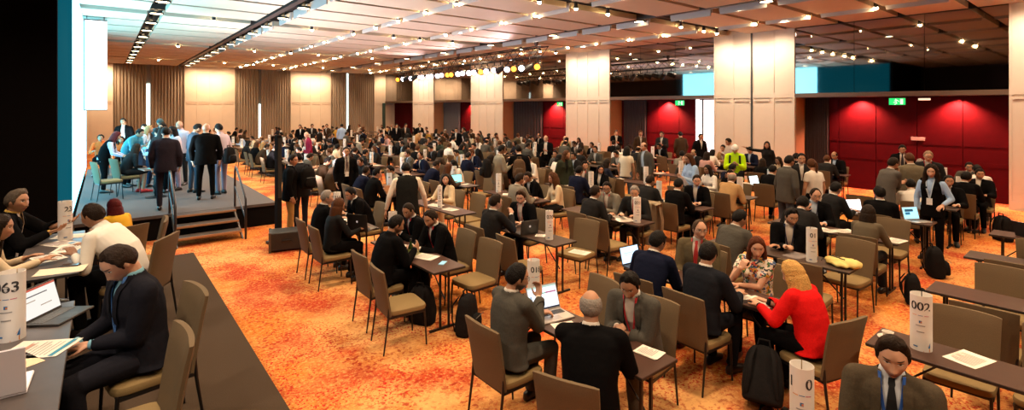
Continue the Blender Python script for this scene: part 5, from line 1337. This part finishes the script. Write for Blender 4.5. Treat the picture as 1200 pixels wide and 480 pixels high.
# ================= tables, signs and what lies on them
def cam_face(x, y, d=0): return math.degrees(math.atan2(-y, -x))+d
HAS = {}
def tbl(row, slot, full=None, y=None, L=TL):
    x = ROWS[row]; y = SLOT[slot] if y is None else y
    HAS[(row, slot)] = 1
    if full is None: full = depth(x, y) < 11.5
    return table(x, y, L, 'long dark table, %s back in the %s row from the stage' % (ORD[slot], ORDR[row]), full=full, m=M_TOPK if (row*7+slot) % 3 == 0 else None)
SW = lambda row, slot: '%s table back, %s row from stage' % (ORD[slot], ORDR[row])
tbl(0, 0, y=-.4); tbl(0, 1, y=2.22); tbl(0, 2, y=5.16); tbl(0, 3)
for s in (1, 2, 3): 
    for r in range(1, 8): tbl(r, s)
for r in range(1, 5): tbl(r, 0)
T = .75
# signs with readable numbers
s0 = sign(3.22, 1.24, T, 'white rolled sign at the bottom edge with its seam toward the camera', None, face=cam_face(3.2, 1.24), r=.064)
for ch_, a in (('1', -.95), ('0', .62)):
    part('number', wrap(text_mesh(ch_, .085, 'number'), .064, a, .33), s0, M_INK)
sign(3.34, 3.78, T, 'white sign reading 018 behind the silver laptop', '018', face=cam_face(3.3, 3.8, 25))
sign(3.27, 6.80, T, 'white sign reading 01 at the far end of the bottle table', '01', face=cam_face(3.27, 6.8, 12))
sign(3.25, 9.0, T, 'white sign reading 016 beside the grey haired person', '016', face=cam_face(3.25, 9, 5))
sign(5.13, 1.08, T, 'large white sign reading 002 beside the coffee cup', '002', face=cam_face(5.1, 1.1, -4), r=.072, h=.44, dsz=.088)
sign(5.10, 5.42, T, 'white sign reading 020 on the table with the dark laptop', '020', face=cam_face(5.1, 5.4, 15), r=.056)
sign(5.05, 8.45, T, 'white sign reading 9 before the person in cream', '9', face=cam_face(5, 8.4), r=.045)
sign(6.95, 2.56, T, 'white sign reading 01 beside the yellow cloth bag', '01', face=cam_face(7, 2.5, 16))
sign(7.0, 5.28, T, 'white sign reading 021 at the near end of its table', '021', face=cam_face(7, 5.3, 10))
sign(8.90, 2.52, T, 'white sign reading 015 in front of brown hair', '015', face=cam_face(8.9, 2.5, 2), r=.07)
sign(8.88, 6.15, T, 'white sign with small print behind the grey haired person at the 021 table', None, face=cam_face(8.9, 6.2), r=.055)
sign(8.92, 8.05, T, 'white sign with small print beside the smiling long-haired person', None, face=cam_face(8.9, 8))
for row, slot, dy in ((2, 3, 1.5), (4, 2, .3), (4, 3, .2), (5, 1, .35), (5, 2, .5), (6, 1, .3), (6, 2, .6), (7, 1, .9), (7, 2, .5), (5, 3, .4), (6, 3, .7), (7, 3, .5), (4, 1, 1.5)):
    x, y = ROWS[row]+.22, SLOT[slot]+dy; sign(x, y, T, 'white table sign on the '+SW(row, slot), face=cam_face(x, y))
# laptops
laptop(3.24, 3.40, T, 80, 'open silver laptop with lit table on screen between the two grey suits', (.78, .84, .92), 1.5, 'silver', open_=112, w=.34, d=.24, art=[((.28, .66, .62, .70), (.1, .55, .25), .7), ((.60, .66, .97, .72), (.75, .15, .35), .7), ((.05, .2, .11, .62), (.4, .55, .75), .9), ((.0, .92, 1, 1.0), (.55, .75, .65), 1.), ((.0, .0, 1, .07), (.04, .05, .12), .3)])
laptop(5.06, 3.80, T, 84, 'laptop with pale blue screen left of the navy suit', (.52, .72, .95), 2.0, 'black', art=[((.12, .6, .7, .63), (.35, .5, .7), 1.2), ((.12, .5, .5, .52), (.35, .5, .7), 1.2)])
laptop(5.06, 5.92, T, -98, 'dark laptop seen from behind its lid beside the 020 sign', shell='dark', open_=100)
laptop(3.20, 7.72, T, 214, 'black laptop standing open with its lid toward the camera', shell='black', open_=98, w=.36, d=.27)
laptop(10.78, 3.18, T, 55, 'laptop with white lit screen under typing hands', (.95, .95, 1.), 2.4, 'silver')
laptop(10.74, 2.30, T, 62, 'laptop with teal web page on screen near the table end', (.35, .72, .85), 1.8, 'silver', art=[((.12, .62, .7, .85), (.02, .14, .24), .6), ((.12, .35, .45, .58), (.03, .25, .45), .8)])
laptop(12.62, 5.85, T, 78, 'laptop with bright white screen before the tan jacketed person', (.75, 1., 1.), 3.0, 'silver')
laptop(6.98, 10.75, T, 85, 'laptop with cyan lit screen in the middle distance', (.35, .95, .85), 1.6, 'black')
laptop(5.05, 13.05, T, 250, 'pinkish laptop seen from behind beside the standing lanyard suit', shell='pink', open_=100)
laptop(5.05, 10.45, T, 226, 'silver laptop seen from behind near the quilted vest', shell='silver', open_=105)
# papers, cups, phones on the near tables
paper(3.36, 2.42, T, 6, 'white note pad lying alone at the near table corner', .15, .20, 3, lines=True, name='note_pad')
paper(3.26, 2.95, T, 30, 'open white booklet under the hands of the red lanyard person', .34, .26, 2, name='booklet'); paper(3.16, 3.12, T, -20, 'small sheet behind the bald head')
paper(3.22, 6.42, T, 8, 'folded white sheet beside the sign of the bottle table', .20, .24); paper(3.25, 5.78, T, 24, 'white sheets spread beside the green bottle', n=3, cat='papers'); paper(3.20, 6.02, T, -12, 'yellowish notebook behind the green bottle', .2, .27, 2, col=mat('note_yellow', (.62, .58, .25), .7), name='notebook')
bottle(3.10, 5.92, T, 'dark green bottle standing on the table with papers'); phone(3.28, 5.42, T, -52, 'pale blue phone lying at the near table end', (.25, .45, .55), (.45, .75, .8)); phone(3.09, 6.08, T, 20, 'small dark phone beside the green bottle')
paper(3.2, 8.25, T, 15, 'sheets spread in front of the grey haired person', n=3, cat='papers'); paper(3.22, 8.7, T, -30, 'leaflet beside the 016 sign', accent=[((-.4, -.3, .2, .0), (.05, .15, .3))]); paper(3.12, 8.02, T, 70, 'blue marked leaflet behind the black laptop', accent=[((-.3, -.4, .3, -.2), (.03, .12, .3))])
for i, (x, y, a, lab) in enumerate(((5.10, 2.95, 20, 'white sheets between the black suit and the bespectacled person'), (5.06, 2.62, 64, 'long white sheet before the floral blouse'), (5.10, 2.34, -14, 'open booklet under the red sleeve'), (4.98, 2.72, 82, 'white note pad beside the black sleeve'))): paper(x, y, T, a, lab, n=1+i % 2*2, cat='papers' if i % 2 else 'paper')
phone(5.02, 2.42, T, 50, 'dark phone lying before the blonde person'); phone(5.13, 2.22, T, 76, 'second dark phone at the table end beside the red sleeve')
paper(5.10, 6.42, T, 20, 'white pad under the writing hand at the 020 table', .2, .26, 2, name='note_pad'); paper(5.14, 5.66, T, 40, 'white sheet beside the 020 sign', .15, .15)
paper(5.68, 5.36, .467, 15, 'white sheet left on the chair seat by the 020 table', .21, .3)
paper(5.1, 8.7, T, 20, 'open pad in front of the person in cream', n=2, cat='papers'); paper(5.12, 8.18, T, 10, 'white sheet beside the 9 sign')
for i, (x, y, a) in enumerate(((7.0, 6.05, 20), (7.06, 5.68, -30), (6.96, 5.5, 60), (7.05, 6.4, 5))): paper(x, y, T, a, ['white sheets spread before the bearded light grey suit', 'open booklet on the 021 table', 'white sheet nearest the 021 sign', 'sheet at the far end of the 021 table'][i], n=2)
paper(6.96, 3.32, T, 30, 'leaflet before the black jacketed person at the bag table'); paper(7.05, 2.78, T, 80, 'dark folder lying before the white shirt', .22, .3, lines=False, col=mat('folder_grey', (.16, .13, .12), .6), name='folder')
for i, (x, y, a) in enumerate(((8.96, 3.35, 20), (8.86, 3.05, -25), (9.02, 2.85, 60), (8.92, 2.18, 82))): paper(x, y, T, a, ['white sheets before the lifted hand at the 015 table', 'open booklet in the middle of the 015 table', 'sheet beside the 015 sign', 'thick white pad at the near end of the 015 table'][i], n=1+i)
for row, slot in ((3, 2), (3, 3), (4, 2), (4, 3), (5, 1), (5, 2), (6, 1), (6, 2), (2, 3), (5, 3)):
    x, y = ROWS[row]+.22, SLOT[slot]+1.1; paper(x, y, T, 20+row*13, 'white papers on the '+SW(row, slot), n=2, cat='papers')
paper(5.20, .80, T, 74, 'white printed sheet lying beside the 002 sign', .21, .297, lines=True)
cup(5.12, 1.30, T, 'white coffee cup on a saucer beside the 002 sign', True); cup(5.22, .40, T, 'small paper cup at the front table edge')
cup(14.5, 2.6, T, 'small cup on a table near the end pillar')
t = thing('tablet', 'tablet with teal lit screen propped at the edge of the front table', 'tablet', (10.72, 1.05, T), math.radians(60))
mb = MB(); Mx = Matrix.Rotation(math.radians(-18), 4, 'X'); mb.box((-.09, -.004, 0), (.09, .004, .24), M=Mx); part('case', mb.mesh('case', False), t, mat('tablet_black', (.012, .012, .013), .3))
mb = MB(); mb.box((-.08, -.0055, .012), (.08, -.004, .228), M=Mx); part('screen', mb.mesh('screen', False), t, mat('tablet_teal', (.02, .1, .12), .2, emit=(.05, .38, .50), es=1.))
# bags
backpack('black backpack on the carpet beside the empty left chair', (3.10, 5.60, 0), math.radians(-60), 0.05, k=1.05); backpack('black backpack standing under the near end of the bottle table', (3.36, 5.02, 0), math.radians(-150), -.05, k=1.02)
b = backpack('large black backpack slumped on the carpet beside the feet of the blonde person', (4.50, 2.06, .085), math.radians(-70), -.55, k=1.05); backpack('dark backpack on the carpet below the 015 table', (8.62, 1.90, 0), math.radians(200), 0.03, k=.9)
backpack('black backpack on the carpet below the teal laptop table', (10.28, 1.98, 0), math.radians(210), .04, k=1.05); backpack('black bag on the carpet by the end pillar tables', (14.1, 1.66, 0), math.radians(230), .0, k=1.1)
def worn(label, x, y, h, z=.97, k=1., off=.285, **kw):
    a = math.radians(h); backpack(label, (x-off*math.cos(a), y-off*math.sin(a), z), a+PI/2, 0, k=k, **kw)
worn('brown black backpack on the shoulders at the stage corner', 3.30, 11.3, 100)
worn('brown backpack on the shoulders of the dark jacket in the aisle', 8.05, 9.65, 50, col=(.10, .06, .035))
worn('dark backpack behind the light grey blazer', 7.56, 9.9, -20)
worn('black backpack behind the neon yellow jacket', 13.0, 6.65, 205)
worn('black shoulder bag at the back of the pale lilac shirt', 2.30, 14.5, 120, z=RZ+.78, k=.9)
t = thing('cable_bundle', 'loose black charger cable lying by the slumped backpack', 'cable', (4.62, 2.02, 0), 0)
mb = MB(); q = [(-.06+.10*math.cos(a)*(1+.2*math.sin(3*a)), .08*math.sin(a*1.02), .012+.01*(math.sin(a*2.3)+1)) for a in np.linspace(0, 15, 70)]; mb.tube(q, .006, 6); part('cable', mb.mesh('cable'), t, M_BLACKM)
mb = MB(); mb.box((.04, -.10, 0), (.10, -.05, .03), bev=.006); part('charger_block', mb.mesh('charger_block', False), t, M_BLACKM)
t = thing('tote_bag', 'soft yellow cloth bag with a dark cord lying on the table', 'bag', (7.06, 2.26, T), math.radians(70))
mb = MB()
for c, r_ in (((0, 0, .030), (.19, .15, .045)), ((.06, .05, .05), (.10, .08, .045)), ((-.11, -.03, .04), (.10, .12, .055)), ((.17, -.05, .025), (.08, .09, .028)), ((-.02, -.09, .045), (.13, .06, .035)), ((-.06, .08, .03), (.1, .08, .035))): mb.ball(c, r_)
me = remesh(mb.mesh('bag_body'), .010, 3)
for v in me.vertices: v.co.z = max(.002, v.co.z+.008*math.sin(v.co.x*45+v.co.y*22)*math.sin(v.co.y*35))
part('bag_body', me, t, mat('bag_yellow', (.68, .52, .16), .8, var=.1, scale=30, bump=.3, bscale=14))
mb = MB(); mb.tube([(-.05, .02, .085), (.02, .06, .098), (.10, .03, .092), (.18, -.03, .058), (.25, -.07, .014), (.28, -.02, .008), (.22, .07, .008)], .007, 6); part('cord', mb.mesh('cord'), t, mat('cord_dark', (.02, .03, .02), .6))
# coat over a chair back
def coat(x, y, h, label, col):
    t = thing('draped_coat', label, 'coat', (x, y, 0), math.radians(h)-PI/2); mb = MB(); nu, nv = 22, 26; vs = []
    for side in (0, 1):
        for j in range(nv+1):
            s = j/nv
            for i in range(nu+1):
                u = -1+2*i/nu; wv = .018*math.sin(u*11+s*3)*min(1, abs(s-.4)*3)
                if s < .4: z = .93-(.4-s)/.4*.45; yy = -.225+.02*0+wv*.6; 
                else: z = .93-(s-.4)/.6*.82; yy = -.375-wv-.03*(s-.4)
                if abs(s-.4) < .06: z = .955
                if s < .4: yy = -.135+wv*.4
                vs.append((u*(.27+.03*s), yy+(.006 if side else 0), z-.03*abs(u)**3))
    N = (nu+1)*(nv+1); fs = []
    for j in range(nv):
        for i in range(nu):
            a = j*(nu+1)+i; fs += [(a, a+1, a+nu+2, a+nu+1), (N+a, N+a+nu+1, N+a+nu+2, N+a+1)]
    mb.add(vs, fs); part('coat_body', mb.mesh('coat_body'), t, cloth(col))
    for s in (-1, 1):
        mb = MB(); mb.tube([(s*.22, -.38, .90), (s*.27, -.40, .6), (s*.25, -.41, .30)], [.06, .05, .042], 10, flat=.45); part('coat_sleeve', mb.mesh('coat_sleeve'), t, cloth(col))
    return t
coat(ROWS[2]+TW+.29, 5.66, 188.4, 'light tan coat draped over the chair back by the 021 table', (.26, .20, .13))
t = thing('held_sheet', 'white sheet held up by the person with blue sleeves', 'paper', (9.56, 5.99, 1.10), math.radians(65))
mb = sheet_mesh(.24, .32, 3); part('sheet', mb.mesh('sheet', False), t, M_WHITE); t.rotation_euler = (.9, 0, math.radians(65))
# ================= the crowd behind: seats of the further tables filled from a few figures, each a thing of its own
rnd = random.Random(21)
PROTO = []
def proto(**sp):
    holder = bpy.data.objects.new('person', None); sp.setdefault('lod', 2)
    sp['skin'] = skin('tan'); sp['hairm'] = hairmat(HB); sp['topm'] = cloth(BLK); sp['trom'] = cloth(CHAR); sp['shirtm'] = S_WHT
    build_person(sp, holder); kids = [c for c in COL.objects if c.parent == holder]
    PROTO.append((sp, [(c.name.split('.')[0], c.data) for c in kids]))
    for c in kids: bpy.data.objects.remove(c)
    bpy.data.objects.remove(holder)
proto(hair='short', lean=14, hp=14, hy=10); proto(hair='wavy', lean=22, hp=22, hy=-14, R='clasp'); proto(hair='short', lean=6, hy=-28, L='lap'); proto(hair='receding', lean=18, hp=10, hy=22, R='chin', wide=1.08, belly=.02)
proto(fem=True, hair='long', lean=10, hy=14, R='table'); proto(fem=True, hair='long', top='shirt', lean=16, hp=16, hy=-18); proto(top='shirt', hair='short', lean=16, hy=16, wide=1.06); proto(fem=True, hair='bob', lean=8, hy=-8, top='shirt')
proto(hair='ring', lean=12, hp=16, belly=.03, wide=1.1); proto(hair='quiff', lean=26, hp=26, R='write', L='fold')
TOPS = [('black', BLK)]*5+[('charcoal', CHAR)]*4+[('navy', NAVY)]*3+[('grey', GREY)]*3+[('brown', BRN)]*2+[('olive', OLV), ('tan', TAN), ('light grey', LGREY)]
TOPSH = [('white', WHT)]*4+[('cream', CREAM)]*2+[('pale blue', LBLUE)]*2+[('black', BLK)]*3+[('orange', (.45, .07, .012)), ('pink', (.45, .25, .22)), ('yellow', (.42, .24, .04)), ('grey', LGREY), ('brown', BRN), ('navy', NAVY), ('charcoal', CHAR), ('black', BLK), ('dark green', (.03, .04, .025)), ('grey', GREY)]
def crowd(label_seat, x, y, h, force=None, z=0.):
    sp, kids = PROTO[rnd.randrange(len(PROTO)) if force is None else force[0]]
    nm, c = rnd.choice(TOPSH if sp.get('top') == 'shirt' else TOPS) if force is None else force[1]
    hc = rnd.choice([HB, HB, HDB, HDB, HBR, HGR if sp['hair'] in ('ring', 'receding') else HB])
    what = {'shirt': 'top'}.get(sp.get('top'), 'jacket'); hw = {'long': 'long-haired ', 'bob': 'bob-haired ', 'ring': 'balding '}.get(sp['hair'], '')
    t = thing('person', '%sperson in %s %s, %s' % (hw, nm, what, label_seat), 'person', (x, y, z), math.radians(h+rnd.uniform(-10, 10))-PI/2, 'crowd seated at the further tables')
    k = rnd.uniform(.97, 1.05); t.scale = (1, 1, k); t.location.z = z+max(0, .48*(1-k))+.006
    sk = skin(rnd.choice(['fair', 'tan', 'tan', 'olive', 'brown']))
    for kn, me in kids:
        m = {'body': sk, 'hair': hairmat(hc), 'jacket': cloth(c), 'trousers': cloth(CHAR if rnd.random() < .5 else NAVY)}.get(kn)
        if kn == 'shirt': m = cloth(c, 'shirt') if sp.get('top') == 'shirt' else rnd.choice([S_WHT, S_WHT, S_BLUE])
        link(kn, me, t, [m] if m else None)
    return t
def near_used(row, side, y): return any(r == row and s == side and abs(y-yy) < .55 for r, s, yy in USED)
def clear_of_people(x, y, d=.5):
    return all((x-a)**2+(y-b)**2 > d*d for a, b in STAND)
STAND = [(o.location.x, o.location.y) for o in COL.objects if o.get('category') == 'person']
n_far = 0
for slot in range(1, 15):
    for row in range(8):
        if slot <= 3 and row < 4: continue
        if row == 0 and slot < 10: continue
        if slot == 1 and row == 4: continue
        if (row, slot) not in HAS:
            tbl(row, slot, full=False)
            x, y = ROWS[row]+.22, SLOT[slot]+rnd.uniform(.3, 1.5)
            if rnd.random() < .8: sign(x, y, T, 'white table sign on the '+SW(row, slot), face=cam_face(x, y), detail=False)
            if rnd.random() < .7: paper(ROWS[row]+.22, SLOT[slot]+rnd.uniform(.4, 1.4), T, rnd.uniform(-60, 60), 'white papers on the '+SW(row, slot), n=2, lines=False, cat='papers')
        for side in 'LR':
            for dy in (.45, 1.32):
                y = SLOT[slot]+dy+rnd.uniform(-.08, .08); x, h = seat_xy(row, side)
                if near_used(row, side, y): continue
                pr = (.74 if slot < 8 else .60 if slot < 11 else .45) if not (slot <= 2 and row >= 5) else .5
                if slot >= 12: pr *= .8
                full = depth(x, y) < 10.5
                if rnd.random() < pr and clear_of_people(x, y):
                    USED.append((row, side, y)); crowd(seat_words(row, side, y), x, y, h)
                    if slot < 12: seat_chair(row, side, y, full=full)
                    else: seat_chair(row, side, y, full=False)
                elif clear_of_people(x, y, .62) and slot < 9 and rnd.random() < .5: seat_chair(row, side, y, rnd.uniform(-.02, .08)*(-1 if side == 'L' else 1), rnd.uniform(-8, 8), full=full, empty=True)
# a few seats beyond the stage
# ------------------------------------------------------------------ camera and view
cd = bpy.data.cameras.new('camera'); co_ = bpy.data.objects.new('camera', cd); COL.objects.link(co_)
cd.sensor_fit = 'HORIZONTAL'; cd.sensor_width = 36.; cd.lens = 36.*590/1200; cd.shift_y = -(240-125)/1200.; cd.clip_end = 200
co_.location = (0, 0, 2.7); co_.rotation_euler = (PI/2, 0, -math.atan(478/590.))
SC.camera = co_
SC.view_settings.view_transform = 'Standard'; SC.view_settings.look = 'None'; SC.view_settings.gamma = 1.; SC.view_settings.use_curve_mapping = False
SC.view_settings.exposure = 0.0
try:
    SC.cycles.use_denoising = True; SC.cycles.max_bounces = 6; SC.cycles.diffuse_bounces = 3; SC.cycles.glossy_bounces = 3; SC.cycles.transmission_bounces = 2; SC.cycles.sample_clamp_indirect = 6.; SC.cycles.caustics_reflective = False; SC.cycles.caustics_refractive = False
except Exception: pass
for o in list(TMP.objects): bpy.data.objects.remove(o)
bpy.data.scenes.remove(TMP)
